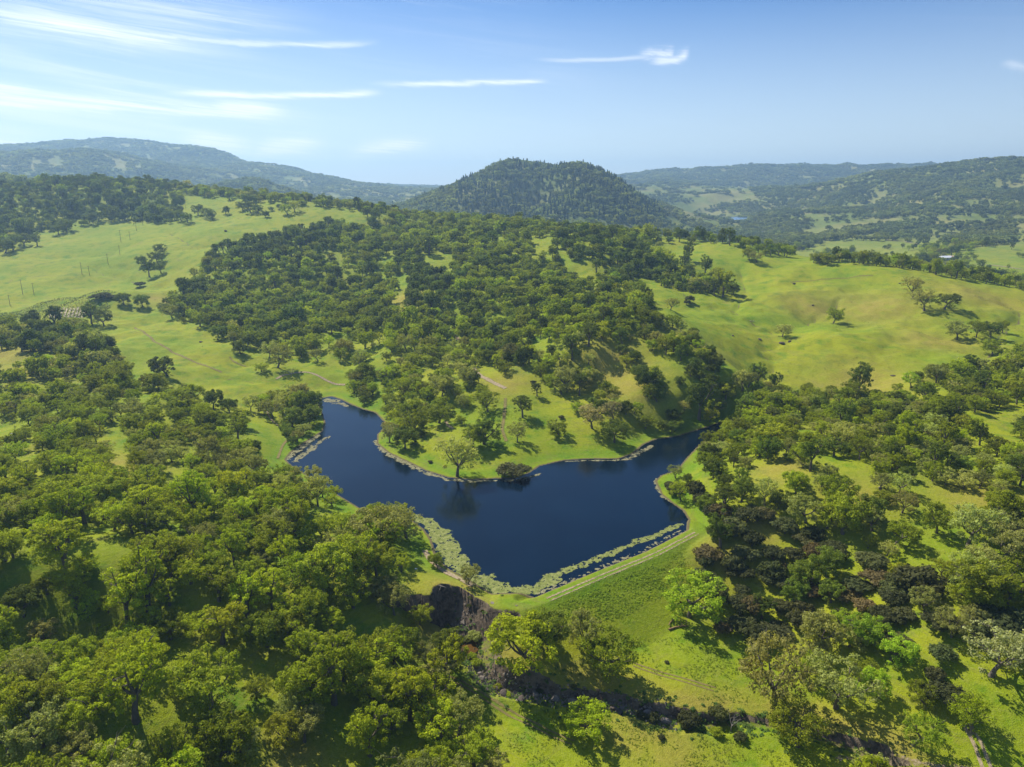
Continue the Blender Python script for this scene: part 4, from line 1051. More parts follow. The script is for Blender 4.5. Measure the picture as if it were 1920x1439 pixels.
# distant woods
FARM = [  # (polygon in the picture, share kept) for slopes beyond 1.3 km, later wins
 ([(-3000, -3000), (5000, -3000), (5000, 5000), (-3000, 5000)], 0.80),
 ([(640, 360), (740, 366), (780, 352), (800, 362), (735, 400), (640, 400), (600, 372)], 0.25),
 ([(500, 325), (640, 345), (720, 362), (640, 372), (560, 350)], 0.6),
 ([(1160, 345), (1400, 350), (1420, 372), (1300, 395), (1250, 400), (1190, 375)], 0.12),
 ([(1270, 395), (1370, 395), (1420, 410), (1400, 418), (1290, 412)], 0.25),
 ([(1230, 405), (1420, 418), (1440, 440), (1300, 450), (1240, 430)], 0.35),
 ([(1470, 430), (1540, 412), (1620, 395), (1760, 385), (1820, 400), (1925, 410), (1925, 520), (1700, 500), (1560, 480), (1480, 470)], 0.07),
 ([(1400, 380), (1760, 320), (1925, 315), (1925, 395), (1820, 400), (1600, 400), (1480, 430), (1420, 425)], 0.72),
 ([(1480, 400), (1560, 420), (1760, 400), (1840, 385), (1925, 395), (1925, 370), (1500, 390)], 0.5),
 ([(1500, 452), (1600, 430), (1700, 415), (1760, 412), (1740, 425), (1640, 437), (1560, 452), (1500, 462)], 0.9),
 ([(1820, 420), (1900, 420), (1905, 452), (1860, 465), (1740, 480), (1720, 470), (1790, 452)], 0.95),
 ([(1700, 470), (1780, 466), (1800, 480), (1720, 490)], 0.6),
 ([(1480, 470), (1740, 488), (1860, 505), (1890, 540), (1700, 520), (1480, 500)], 0.55),
 ([(1350, 420), (1480, 420), (1530, 460), (1500, 480), (1360, 460)], 0.65)]

AZM = math.radians(43)
allx, ally, allz, allk, allr, alld = [], [], [], [], [], []
for D0, D1, s_, r0, sd in ((60, 240, 6.8, 4.3, 1), (240, 650, 6.4, 3.6, 2), (650, 1500, 8.0, 4.0, 3)):
    x, y = band(D0, D1, s_, AZM, sd)
    z = sampZ(x, y)
    u, v, dep, dens, kind = classify(x, y, z, sd)
    R_ = np.random.default_rng(90 + sd)
    r = r0 * np.exp(R_.normal(size=x.shape) * 0.24) * np.where(np.hypot(x, y) < 170, 1.12, 1)
    shrubk = np.isin(kind, [KI['D'], KI['R']])
    gap = fbm(x / 26, y / 26, 3, 40)
    keep = R_.random(x.shape) < dens * np.where(dens > 1, 1, np.clip(1.02 + 2.0 * gap, 0.22, 1.15))
    # nothing in water, on the dam, in the ravine, on top of placed trees
    ins_ = inpoly(x, y, LAKE); dl_, _, _ = seg_dist(x, y, LAKE, True)
    keep &= ~ins_ & ((dl_ > 3.0)) & (z > -40)
    ddm, _, _ = seg_dist(x, y, DAM); keep &= ddm > 10
    drv, _, _ = seg_dist(x, y, rl[:9]); keep &= drv > 6
    # keep crowns from hiding the open water on the left bank
    for hx, hy, hr in zip(HX, HY, HR):
        keep &= np.hypot(x - hx, y - hy) > (hr * 0.8 + r * 0.55)
    if D0 >= 650:
        cr_ = (np.hypot(x, y) < 1000) & (y > 648) & (u > 1220) & (v > 400)
        keep &= ~cr_ | (R_.random(x.shape) < np.where((u > 1490) & (u < 1745), 0.04, 0.45))
        vd_ = np.zeros(x.shape)
        for poly, keep_ in FARM: vd_[inpoly(u, v, poly)] = keep_
        vm_ = (np.hypot(x, y) > 950) & (u > 1230) & (v > 400) & (z < 30)
        keep &= ~vm_ | (R_.random(x.shape) < np.clip(vd_ + 0.9 * fbm(x / 90, y / 90, 3, 49), 0, 1))
        # hills beyond the first crest: woods in patches
        openf = sstep(1050, 1300, np.hypot(x, y)) * ((dens <= 1) & (u > 345))
        pat = fbm(x / 130, y / 130, 4, 44)
        keep &= (R_.random(x.shape) < 1 - openf * np.where(pat > 0.02, 0.05, 0.9))
    allx.append(x[keep]); ally.append(y[keep]); allz.append(z[keep]); allk.append(kind[keep]); allr.append(r[keep])
MX, MY, MZ, MK, MR = map(np.concatenate, (allx, ally, allz, allk, allr))
print("mid trees", len(MX), round(time.time() - T0, 1))

fx, fy, fz, fr, fk = [], [], [], [], []
for D0, D1, s_, r0, sd in ((1500, 2900, 11.5, 6.2, 6), (2900, 6600, 19.0, 10.5, 7)):
    x, y = band(D0, D1, s_, math.radians(40), sd)
    z = sampZ(x, y); u, v, dep = proj(x, y, z)
    R_ = np.random.default_rng(190 + sd)
    dens = np.zeros(x.shape)
    for poly, keep_ in FARM: dens[inpoly(u, v, poly)] = keep_
    hill = (u > 725) & (u < 1240) & (y > 1350) & (y < 2150) & (v < 425)
    dens[hill] = 1.0
    pat = fbm(x / 160, y / 160, 4, 45)
    pr = np.where(hill, 1, np.clip(dens + (dens < .97) * (0.9 * pat) * (1.5 - np.abs(dens - .5)), 0, 1))
    keep = (R_.random(x.shape) < pr) & (np.hypot(x - PONDC[0], y - PONDC[1]) > 60)
    con = hill & (((u > 960) & (R_.random(x.shape) < 0.45)) | ((np.abs(u - 915) < 60) & (v > 335) & (R_.random(x.shape) < .55)) | (R_.random(x.shape) < 0.08))
    r = r0 * np.exp(R_.normal(size=x.shape) * 0.22)
    fx.append(x[keep]); fy.append(y[keep]); fz.append(z[keep]); fr.append(r[keep]); fk.append(con[keep])
FX, FY, FZ, FR, FK = map(np.concatenate, (fx, fy, fz, fr, fk))
print("far trees", len(FX), int(FK.sum()), round(time.time() - T0, 1))

# ------------------------------------------------------------------ trees as things
def col_jit(k_, R_, s_=0.20):
    c_ = np.array(COL[k_]); b_ = min(1.35, math.exp(R_.normal() * s_ - .03))
    return tuple(float(max(0.004, c_[i] * b_ * (1 + R_.normal() * 0.035))) for i in range(3))
R_T = np.random.default_rng(5)
# choose the individual trees among the scattered ones: those that show largest in the picture
u, v, dep = proj(MX, MY, MZ + 4.0)
ub, vb, _ = proj(MX, MY, MZ)
isS = np.isin(MK, [KI['D'], KI['R']])
inframe = (u > -25) & (u < W + 25) & (v > 0) & (v < H + 45)
size = np.where(inframe, MR / dep, 0)
N_OAK, N_SHR = 300 - len(hand), 110
oi = np.nonzero(~isS & inframe)[0]; oi = oi[np.argsort(-size[oi])][:N_OAK]
si = np.nonzero(isS & inframe)[0]; si = si[np.argsort(-size[si])][:N_SHR]
print("singles", len(oi), len(si), "farthest single oak", dep[oi].max())
def reading(i):
    return dict(u=float(ub[i]), v=float(vb[i]), x=float(MX[i]), y=float(MY[i]), z=float(MZ[i]), r=float(MR[i]), k=KIND_CH[MK[i]], hand=False, dep=float(dep[i]))
singles = hand + [reading(i) for i in oi]
shr_s = shr + [reading(i) for i in si]
picked = np.zeros(len(MX), bool); picked[oi] = True; picked[si] = True

# --- labels that single each tree out
LOOK = {'Y': "yellow-green", 'O': "mid-green", 'L': "dark green", 'G': "grey-green", 'P': "pale straw-green", 'B': "bright lime-green"}
MARKS = [((980, 1140), "big ravine oak"), ((870, 1180), "dark cliff"), ((1150, 1090), "dam slope"), ((1290, 1100), "tall lime tree"), ((960, 880), "round point bush"), ((560, 790), "lake head grove"),
         ((700, 780), "upper left lake arm"), ((790, 1010), "left lake bank"), ((1240, 920), "small right-hand point"), ((1330, 800), "narrow right lake arm"), ((120, 590), "vineyard"), ((40, 560), "power poles"), ((1700, 580), "oak group on the right meadow"), ((1465, 640), "lone gully oak"),
         ((1840, 1400), "pale track at lower right"), ((370, 1410), "bottom edge clearing"), ((570, 1420), "bottom edge meadow strip"), ((20, 820), "left edge clearing"), ((225, 840), "left wood grass strip"), ((230, 1190), "left wood hollow"), ((40, 1120), "left edge shade"),
         ((430, 1130), "shaded left wood bank"), ((640, 930), "wooded lake bank"), ((350, 1020), "fallen grey log"), ((700, 1180), "bank beside the cliff"), ((1250, 1350), "ravine bushes"), ((1450, 880), "brown clearing by the lake"), ((1880, 800), "clearing at the right edge"), ((1770, 930), "dry right clearing"),
         ((1550, 1130), "dark thicket"), ((1700, 1350), "lime-leaved tree"), ((1460, 1250), "lower grey oaks"), ((1860, 1200), "pale right edge oak"), ((1130, 640), "brown hillside knob"), ((1020, 460), "grassy saddle"), ((620, 640), "wooded hill's lower edge"), ((450, 520), "wooded hill's left shoulder"),
         ((900, 420), "wooded hill crest"), ((850, 640), "middle wooded hill"), ((1150, 470), "wooded knoll by the saddle"), ((1600, 490), "crest of the right meadow"), ((1350, 530), "right meadow gully"), ((200, 360), "wooded hilltop on the left"), ((470, 390), "upper left crest"), ((290, 500), "left meadow gullies"),
         ((150, 640), "wood below the vineyard"), ((300, 1300), "lower left wood"), ((100, 1350), "bottom left corner"), ((750, 1380), "bottom middle wood"), ((640, 1280), "ravine meadow"), ((1640, 1050), "scrubby right slope"), ((1500, 960), "open right wood")]
def size_word(r_, k_):
    return "broad" if r_ > 5.6 else "large" if r_ > 4.9 else "middling" if r_ > 4.0 else "small" if r_ > 3.1 else "little"
ORD = ["first", "second", "third", "fourth", "fifth", "sixth", "seventh", "eighth", "ninth", "tenth", "eleventh", "twelfth", "thirteenth", "fourteenth", "fifteenth"]
def label_all(items, noun, looks):
    groups = {}
    for t_ in items:
        d_ = [math.hypot(t_['u'] - m_[0][0], t_['v'] - m_[0][1]) for m_ in MARKS]
        j_ = int(np.argmin(d_)); mu, mv = MARKS[j_][0]; du, dv = t_['u'] - mu, t_['v'] - mv
        if d_[j_] < 22: rel = "at the"
        elif abs(dv) > abs(du): rel = "below the" if dv > 0 else "above the"
        else: rel = "right of the" if du > 0 else "left of the"
        key = (looks.get(t_['k'], "dark green"), size_word(t_['r'], t_['k']), rel, MARKS[j_][1])
        groups.setdefault(key, []).append(t_)
    for (lk, sz, rel, mk), L_ in groups.items():
        L_.sort(key=lambda t_: t_['u'])
        if len(L_) == 1:
            L_[0]['label'] = f"{sz} {lk} {noun} {rel} {mk}"
        else:
            for i_, t_ in enumerate(L_):
                pos_ = "leftmost" if i_ == 0 else "rightmost" if i_ == len(L_) - 1 else ORD[i_] + " from left"
                t_['label'] = f"{pos_} of the {sz} {lk} {noun}s {rel} {mk}"
label_all(singles, "oak", LOOK)
SPECIAL = {(1003, 1253): "largest yellow-green spreading oak on the mound above the ravine cliff", (1292, 1157): "tall bright lime tree at the foot of the dam slope", (857, 893): "big grey-green oak leaning over the water of the grassy point", (1467, 632): "lone oak standing in the gully fork of the right meadow",
           (1562, 607): "lone round oak higher on the right meadow, its shadow beside it", (1097, 1377): "leafy green oak standing alone below the ravine bank", (878, 1097): "grey-green tree standing at the corner between left bank and dam", (1857, 1267): "pale straw coloured oak above the lower right track",
           (970, 830): "lone round grey-brown oak in the middle of the grassy point", (1130, 638): "single oak on top of the brown knob of the wooded hill", (1710, 1397): "bright lime leaved tree beside the lower right track", (980, 783): "round dark oak on the grassy point, nearer the hill wood", (1097, 1215): "airy grey-green oak between big oak and dam meadow", (1140, 1270): "wide brownish oak right of the big oak, leaning over the ravine"}
for t_ in singles:
    k2 = (int(t_['u']), int(t_['v']))
    if t_['hand'] and k2 in SPECIAL: t_['label'] = SPECIAL[k2]
def variant(k_, R_, hi=True):
    st = VARI[k_][R_.integers(0, len(VARI[k_]))]
    return st, int(R_.integers(0, len(HI[st])))
def place_tree(t_, name, cat, group):
    st, vi = variant(t_['k'], R_T)
    if t_['hand'] and t_['r'] > 6.5 and st in ('dense', 'tall'): st = 'oak'
    vi = vi % len(HI[st])
    sc_ = t_['r'] / UR[st]
    tall = 1.0 + 0.12 * R_T.normal()
    if t_['r'] > 7: tall *= 0.92
    root = bpy.data.objects.new(name, None); S.collection.objects.link(root)
    root.location = (t_['x'], t_['y'], t_['z'] - 0.15)
    root.rotation_euler = (0, 0, R_T.random() * 6.283); root.scale = (sc_, sc_, sc_ * tall)
    root.empty_display_size = 1
    root["label"] = t_['label']; root["category"] = cat; root["group"] = group
    cm_ = HI[st][vi]
    a_ = add_obj("trunk", cm_[0], root); b_ = add_obj("crown", cm_[1], root)
    c_ = col_jit(t_['k'], R_T)
    b_["leaf_colour"] = c_
    return root
for t_ in singles:
    place_tree(t_, "oak_tree", "tree", "oak trees around the lake and on the hills")
# two oaks get bare grey limbs: standing dead trees
label_all(shr_s, "bush", {'D': "grey-green", 'R': "russet", 'G': "silvery green", 'O': "green", 'L': "dark green"})
BSP = {(963, 893): "round dark bush at the tip of the grassy point, touching the water"}
def sw(r_): return "broad" if r_ > 3.5 else "middling" if r_ > 2 else "small"
for t_ in shr_s:
    t_['k'] = t_['k'] if t_['k'] in 'DR' else t_['k']
    if (int(t_['u']), int(t_['v'])) in BSP and t_['hand']: t_['label'] = BSP[(int(t_['u']), int(t_['v']))]
    st, vi = 'shrub', int(R_T.integers(0, 3))
    sc_ = (t_['r'] if t_['hand'] else t_['r'] * 0.88) / UR[st]
    root = bpy.data.objects.new("bush", None); S.collection.objects.link(root)
    root.location = (t_['x'], t_['y'], t_['z'] - 0.1); root.rotation_euler = (0, 0, R_T.random() * 6.283)
    flat_ = 0.62 if sc_ > 1.6 else 0.9
    root.scale = (sc_, sc_, sc_ * flat_ * (1 + .15 * R_T.normal()))
    root["label"] = t_['label']; root["category"] = "bush"; root["group"] = "bushes in the thicket and along the banks"
    add_obj("stems", HI[st][vi][0], root); b_ = add_obj("foliage", HI[st][vi][1], root); b_["leaf_colour"] = col_jit(t_['k'], R_T)

for t_ in singles + shr_s:
    if len(t_['label'].split()) > 16: print('LONG', t_['label'])
# ------------------------------------------------------------------ the rest of the woods: one object each, instanced on points
SRC = {}
def src(me, name):
    if me.name not in SRC:
        o_ = bpy.data.objects.new(name, me); SRC[me.name] = o_
    return SRC[me.name]
def mass(name, label, xyz, scl, rot, colr, var, meshes, **props):
    col_ = bpy.data.collections.new(name + "_sources")
    for i, me in enumerate(meshes):
        o_ = bpy.data.objects.new("%03d_source" % i, me); col_.objects.link(o_)
    pm = bpy.data.meshes.new(name); pm.vertices.add(len(xyz)); pm.vertices.foreach_set("co", np.asarray(xyz, np.float32).ravel())
    attr(pm, "i_scale", scl, 'POINT', 'FLOAT_VECTOR'); attr(pm, "i_rot", np.stack([rot * 0, rot * 0, rot], 1), 'POINT', 'FLOAT_VECTOR')
    attr(pm, "leaf_colour", colr, 'POINT', 'FLOAT_VECTOR')
    a_ = pm.attributes.new("i_var", 'INT', 'POINT'); a_.data.foreach_set("value", np.asarray(var, np.int32))
    pm.update()
    ob = add_obj(name, pm, label=label, kind="stuff", **props)
    gt = bpy.data.node_groups.new(name + "_scatter", 'GeometryNodeTree')
    gt.interface.new_socket("Geometry", in_out='INPUT', socket_type='NodeSocketGeometry')
    gt.interface.new_socket("Geometry", in_out='OUTPUT', socket_type='NodeSocketGeometry')
    gi = gt.nodes.new('NodeGroupInput'); go = gt.nodes.new('NodeGroupOutput')
    m2p = gt.nodes.new('GeometryNodeMeshToPoints')
    ins_ = gt.nodes.new('GeometryNodeInstanceOnPoints'); ci = gt.nodes.new('GeometryNodeCollectionInfo')
    ci.inputs['Collection'].default_value = col_; ci.inputs['Separate Children'].default_value = True; ci.inputs['Reset Children'].default_value = True
    ins_.inputs['Pick Instance'].default_value = True
    def na(nm, ty):
        n_ = gt.nodes.new('GeometryNodeInputNamedAttribute'); n_.data_type = ty; n_.inputs['Name'].default_value = nm
        return [s_ for s_ in n_.outputs if s_.enabled and s_.name == 'Attribute'][0]
    L_ = gt.links
    L_.new(gi.outputs[0], m2p.inputs['Mesh']); L_.new(m2p.outputs[0], ins_.inputs['Points'])
    L_.new(ci.outputs[0], ins_.inputs['Instance']); L_.new(na("i_var", 'INT'), ins_.inputs['Instance Index'])
    L_.new(na("i_rot", 'FLOAT_VECTOR'), ins_.inputs['Rotation']); L_.new(na("i_scale", 'FLOAT_VECTOR'), ins_.inputs['Scale'])
    L_.new(ins_.outputs[0], go.inputs[0])
    md = ob.modifiers.new("scatter", 'NODES'); md.node_group = gt
    return ob
def mass_from(name, label, sel, hi):
    R_ = np.random.default_rng(len(name) * 7 + int(hi))
    meshes = []; index = {}
    for st in STY:
        L_ = [h_[2] for h_ in HI[st]] if hi else MID[st]
        index[st] = (len(meshes), len(L_)); meshes += L_
    idx_ = np.nonzero(sel)[0]
    xyz = np.stack([MX[idx_], MY[idx_], MZ[idx_] - 0.2], 1)
    var = np.zeros(len(idx_), int); scl = np.zeros((len(idx_), 3)); colr = np.zeros((len(idx_), 3))
    for j_, i_ in enumerate(idx_):
        k_ = KIND_CH[MK[i_]]
        st = VARI[k_][R_.integers(0, len(VARI[k_]))]
        b_, n_ = index[st]; var[j_] = b_ + R_.integers(0, n_)
        s_ = MR[i_] / UR[st] * (0.88 if st == 'shrub' else 1)
        scl[j_] = (s_, s_, s_ * ((1.0 if hi or st == 'tall' else 1.12) + .13 * R_.normal()))
        colr[j_] = col_jit(k_, R_, 0.27)
    return mass(name, label, xyz, scl, R_.random(len(idx_)) * 6.283, colr, var, meshes)
MD = np.hypot(MX, MY)
rest = ~picked
# leave out what stands far outside the picture
uu, vv_, _ = proj(MX, MY, MZ)
rest &= (uu > -260) & (uu < W + 260)
mass_from("oak_woodland", "oaks and scrub too many to tell apart around the lake", rest & (MD < 430), True)
mass_from("hillside_woodland", "oak woods covering the middle hills and the wooded crest", rest & (MD >= 430), False)
R_ = np.random.default_rng(66)
nf_ = len(FX)
meshes = LO + [c_[2] for c_ in CONI]
var = np.where(FK, 4 + R_.integers(0, 3, nf_), R_.integers(0, 4, nf_))
sc_ = np.where(FK, R_.uniform(.55, 1.1, nf_), FR / 5.2)
scl = np.stack([sc_, sc_, np.where(FK, sc_ * R_.uniform(.9, 1.15, nf_), np.minimum(sc_, 1.25) * R_.uniform(.85, 1.2, nf_))], 1)
base_ = np.where(FK[:, None], np.array(COL['C']), np.array([0.195, 0.235, 0.075]))
tone = np.exp(R_.normal(size=nf_) * .2 + fbm(FX / 120, FY / 120, 3, 47) * .5)[:, None]
oliv = (fbm(FX / 200, FY / 200, 3, 48) > 0.1)[:, None] & ~FK[:, None]
colr = base_ * tone * np.where(oliv, np.array([1.25, 1.15, 1.0]), 1.0)
# single conifers along the skyline of the conifer hill
uf, vf, df = proj(FX, FY, FZ)
cand = np.nonzero(FK & (uf > 735) & (uf < 1240))[0]
cols = {}
for i_ in cand:
    key = int(uf[i_] // 8)
    if key not in cols or vf[i_] < vf[cols[key]]: cols[key] = i_
sky_i = sorted(cols.values(), key=lambda i_: uf[i_])
m_ = np.ones(nf_, bool); m_[sky_i] = False
pt = np.stack([FX, FY, FZ - .3], 1)
for nm, lb, lo, hi_ in (("distant_woodland", "dark woods on the conifer hill and the slopes beyond the valley", 0, 2900), ("far_mountain_woodland", "blue hazy woods covering the far mountain ridges", 2900, 99999)):
    q_ = m_ & (np.hypot(FX, FY) >= lo) & (np.hypot(FX, FY) < hi_)
    mass(nm, lb, pt[q_], scl[q_], (R_.random(nf_) * 6.283)[q_], colr[q_], var[q_], meshes)
def conifer_side(a_):
    for lim_, nm_ in ((840, "low left shoulder"), (905, "upper left shoulder"), (985, "left summit"), (1060, "dip between the summits"), (1120, "right summit"), (1180, "upper right flank"), (9999, "low right flank")):
        if uf[a_] < lim_: return nm_
sides = [conifer_side(a_) for a_ in sky_i]
for j_, i_ in enumerate(sky_i):
    root = bpy.data.objects.new("conifer", None); S.collection.objects.link(root)
    root.location = (FX[i_], FY[i_], FZ[i_] - .5); s_ = float(sc_[i_]) * 0.85
    root.scale = (s_, s_, s_ * 1.15); root.rotation_euler = (0, 0, R_.random() * 6.28)
    nth = sides[:j_].count(sides[j_]); tot_ = sides.count(sides[j_])
    pos_ = "only" if tot_ == 1 else "leftmost" if nth == 0 else "rightmost" if nth == tot_ - 1 else ORD[min(nth, 14)] + " from left"
    root["label"] = "skyline conifer on the %s of the pointed hill, %s" % (sides[j_], pos_)
    root["category"] = "conifer"; root["group"] = "conifers along the skyline of the pointed hill"
    cm_ = CONI[j_ % 3]
    add_obj("trunk", cm_[0], root); b_ = add_obj("crown", cm_[1], root); b_["leaf_colour"] = col_jit('C', R_)
print("woods", round(time.time() - T0, 1), "objects", len(bpy.data.objects))

# ------------------------------------------------------------------ smaller things
def plain(name, c0, c1, scale=2.0):
    m, t, b, o = new_mat(name); g = N(t, 'ShaderNodeTexCoord')
    t.links.new(mixc(t, noise(t, g.outputs['Object'], scale, 5, 0.65), c0, c1), b.inputs['Base Color']); return m
M_POLE = plain("pole_wood", rgb(.09, .07, .055), rgb(.19, .16, .13))
M_ROCK = plain("rock", rgb(.10, .085, .07), rgb(.33, .28, .22), 1.2)
M_ROCKD = plain("dark_rock", rgb(.05, .042, .036), rgb(.16, .13, .105), 1.2)
M_WHITE = plain("pale_stone", rgb(.55, .52, .46), rgb(.8, .78, .72), 1.2)
M_LOG = plain("weathered_log", rgb(.20, .16, .12), rgb(.42, .37, .30), 1.5)
M_LOGB = plain("brown_log", rgb(.16, .09, .05), rgb(.34, .22, .13), 1.5)
M_VINE = plain("vine_leaves", rgb(.16, .19, .04), rgb(.26, .27, .09), 1.5)
M_STRAW = soil_mat("straw_mulch", rgb(.40, .33, .17), rgb(.52, .45, .27))
def rootobj(name, loc, label, cat, group=None, rz=0.0):
    r_ = bpy.data.objects.new(name, None); S.collection.objects.link(r_); r_.location = loc; r_.rotation_euler = (0, 0, rz)
    r_["label"] = label; r_["category"] = cat
    if group: r_["group"] = group
    return r_
def tubemesh(name, specs, mat, sides=6):
    G = Geo()
    for pts, rad in specs: G.tube(np.array(pts, float), rad, sides)
    v_, f_ = G.arrays(); return fast_mesh(name, v_, f_, 4, mat, True)
POLES = [(19, 573, 20), (43, 553, 28), (64, 553, 22), (154, 515, 22), (168, 517, 18), (203, 497, 20), (225, 478, 17), (227, 455, 22), (244, 450, 15), (256, 433, 15), (251, 423, 13), (268, 423, 16), (348, 392, 20)]
PL = ["wooden power pole at the left edge above the vineyard", "tallest power pole, left of a pair above the vineyard", "shorter power pole, right of the pair above the vineyard", "left power pole of the pair in the middle of the left meadow", "right power pole of the pair in the middle of the left meadow", "power pole beside the first left meadow gully", "power pole in the bend of the left meadow gully", "tall power pole halfway up the left meadow hill", "short power pole right of the tall one halfway up the hill", "power pole high on the left meadow hill, right of its neighbour", "power pole high on the left meadow hill, just under the oaks", "power pole at the foot of the hilltop oaks on the left", "power pole on the skyline slope right of the wooded hilltop"]
pm_ = {}
for (u, v, hpx), lb in zip(POLES, PL):
    x, y, z = hit0(u, v); dep_ = proj(x, y, z)[2]; hh = hpx * dep_ / FPX * 1.03
    r_ = rootobj("power_pole", (x, y, z), lb, "power pole", "power poles crossing the left meadow")
    add_obj("pole", tubemesh("pole", [([(0, 0, -.5), (0, 0, hh * .5), (0, 0, hh)], [.2, .16, .11])], M_POLE), r_)
    add_obj("crossarm", tubemesh("crossarm", [([(-1.3, .1, hh - .8), (0, .12, hh - .8), (1.3, .1, hh - .8)], [.09, .09, .09])], M_POLE, 4), r_)
# logs and snags
def log_thing(u, v, wpx, ang, label, mat, branches=3, name="fallen_log", thick=.035):
    x, y, z = hit0(u, v); dep_ = proj(x, y, z)[2]; L = wpx * dep_ / FPX
    R_ = np.random.default_rng(int(u + v))
    r_ = rootobj(name, (x, y, z + .1), label, "log", rz=ang)
    w_ = L * thick
    add_obj("trunk", tubemesh("log", [([(-L / 2, 0, w_ * .8), (-L * .1, .04 * L, w_), (L * .2, 0, w_ * .9), (L / 2, -.05 * L, w_ * .5)], [w_ * 1.3, w_, w_ * .8, w_ * .4])], mat), r_)
    for i in range(branches):
        s_ = L * (-.1 + .5 * R_.random()); e_ = (s_ + L * .2 * R_.random(), L * .28 * R_.normal(), L * (.05 + .14 * R_.random()))
        add_obj("branch", tubemesh("branch", [([(s_, 0, w_), ((s_ + e_[0]) / 2, e_[1] * .4, e_[2] * .8 + w_), e_], [w_ * .45, w_ * .3, w_ * .12])], mat, 4), r_)
log_thing(824, 1100, 26, -.3, "grey fallen log on the grass above the cliff", M_LOG, 2)
log_thing(350, 963, 22, .4, "pale fallen log in the bright gap of the left wood", M_LOG, 2)
log_thing(352, 1080, 26, .6, "long grey log lying on the shaded bank in the left wood", M_LOG, 1, thick=.025)
log_thing(1272, 1178, 42, .35, "broken brown fallen limb under the tall lime tree", M_LOGB, 4)
log_thing(1408, 603, 16, -.5, "grey fallen tree on the left side of the right meadow", M_LOG, 3)
log_thing(1258, 1168, 22, 1.0, "short brown limb beside the larger fallen limb under the lime tree", M_LOGB, 2)
log_thing(70, 1172, 26, .1, "thin fallen trunk near the dark shade at the left edge", M_LOG, 1, thick=.02)
log_thing(1660, 860, 14, .2, "weathered log in the open right wood", M_LOG, 2)
def snag(u, v, hpx, label, vi=0, wscale=.6):
    x, y, z = hit0(u, v); dep_ = proj(x, y, z)[2]; hh = hpx * dep_ / FPX / 8.5
    r_ = rootobj("dead_tree", (x, y, z - .1), label, "dead tree"); r_.scale = (hh * wscale, hh * wscale, hh); r_.rotation_euler[2] = u
    add_obj("limbs", DEADM[vi], r_)
snag(1370, 1372, 50, "bare leafless tree standing among the ravine bushes", 0)
snag(1547, 1232, 44, "pale bare snag standing at the lower edge of the dark thicket", 1, .45)
snag(547, 707, 20, "tiny bare tree beside the creek at the head of the lake", 1, .8)
snag(1372, 930, 26, "bleached bare stump in the brown clearing right of the lake", 0, .4)
snag(358, 1010, 36, "leaning dead grey tree in the middle of the left wood", 1, .5)
# rocks
def rock_mesh(seed, mat):
    import bmesh
    bm = bmesh.new(); bmesh.ops.create_icosphere(bm, subdivisions=2, radius=1.0)
    R_ = np.random.default_rng(seed); dirs = R_.normal(size=(7, 3)); dirs /= np.linalg.norm(dirs, axis=1)[:, None]; cut = R_.uniform(.45, .85, 7)
    for v_ in bm.verts:
        p_ = np.array(v_.co)
        for d_, c_ in zip(dirs, cut):
            s_ = p_ @ d_
            if s_ > c_: p_ = p_ - d_ * (s_ - c_)
        v_.co = p_ * (1 + .05 * R_.normal())
    me = bpy.data.meshes.new("rock"); bm.to_mesh(me); bm.free(); me.materials.append(mat); return me
RK = [rock_mesh(s_, M_ROCK) for s_ in range(3)]; RKD = [rock_mesh(s_ + 9, M_ROCKD) for s_ in range(3)]; RKW = rock_mesh(30, M_WHITE)
def rock(u, v, wpx, label, me, group=None, flat=.6):
    x, y, z = hit0(u, v); dep_ = proj(x, y, z)[2]; r = wpx * dep_ / FPX / 2
    o_ = add_obj("boulder", me); o_.location = (x, y, z + r * .1); o_.scale = (r, r * .8, r * flat); o_.rotation_euler = (0, 0, u)
    o_["label"] = label; o_["category"] = "boulder"
    if group: o_["group"] = group
rock(1466, 645, 13, "dark boulder at the foot of the lone gully oak, left one", RKD[0]); rock(1480, 641, 8, "small dark boulder right of the one under the lone gully oak", RKD[1])
rock(1425, 637, 9, "dark boulder on the bank above the gully fork", RKD[2]); rock(1374, 630, 6, "small round boulder on the left flank of the right meadow", RKD[0])
rock(1489, 533, 7, "brown boulder high on the right meadow", RKD[1]); rock(1687, 532, 5, "little dark boulder near the right meadow crest", RKD[2]); rock(1524, 573, 5, "little brown boulder in the middle of the right meadow", RKD[0])
rock(1674, 705, 10, "flat brown outcrop low on the right meadow", RKD[1], flat=.3)
rock(423, 434, 8, "dark outcrop below the grassy crest at upper left", RKD[0]); rock(377, 642, 8, "dark boulder alone on the left meadow", RKD[2])
rock(22, 814, 6, "small white stone in the clearing at the left edge", RKW); rock(780, 1067, 6, "white stone on the grass left of the lake path", RKW)
rock(923, 1131, 9, "pale stone slab at the spillway corner of the dam", RK[0], flat=.3); rock(968, 1136, 6, "small pale stone beside the dam corner, right of the slab", RK[1], flat=.3)
rock(1650, 915, 8, "pale earthy stone in the right wood clearing", RK[0])
Rb = np.random.default_rng(12)
for i in range(16):
    k_ = 3 + i * .56 + Rb.random() * .2; a_ = int(k_); f_ = k_ - a_
    p_ = [RW[a_][j] * (1 - f_) + RW[a_ + 1][j] * f_ for j in range(3)]
    r = .7 + Rb.random() * .9
    o_ = add_obj("boulder", (RK + RKD)[i % 6]); x, y = p_[0] + Rb.normal() * .9, p_[1] + Rb.normal() * .7
    o_.location = (x, y, float(sampZ(np.array([x]), np.array([y]))[0]) + r * .2); o_.scale = (r, r * .8, r * .6); o_.rotation_euler = (Rb.random(), 0, Rb.random() * 6)
    o_["label"] = "angular brown boulder in the ravine bed, %s from the pool downstream" % ORD[i] if i < 15 else "angular brown boulder in the ravine bed, farthest downstream"; o_["category"] = "boulder"; o_["group"] = "boulders in the bed of the ravine"
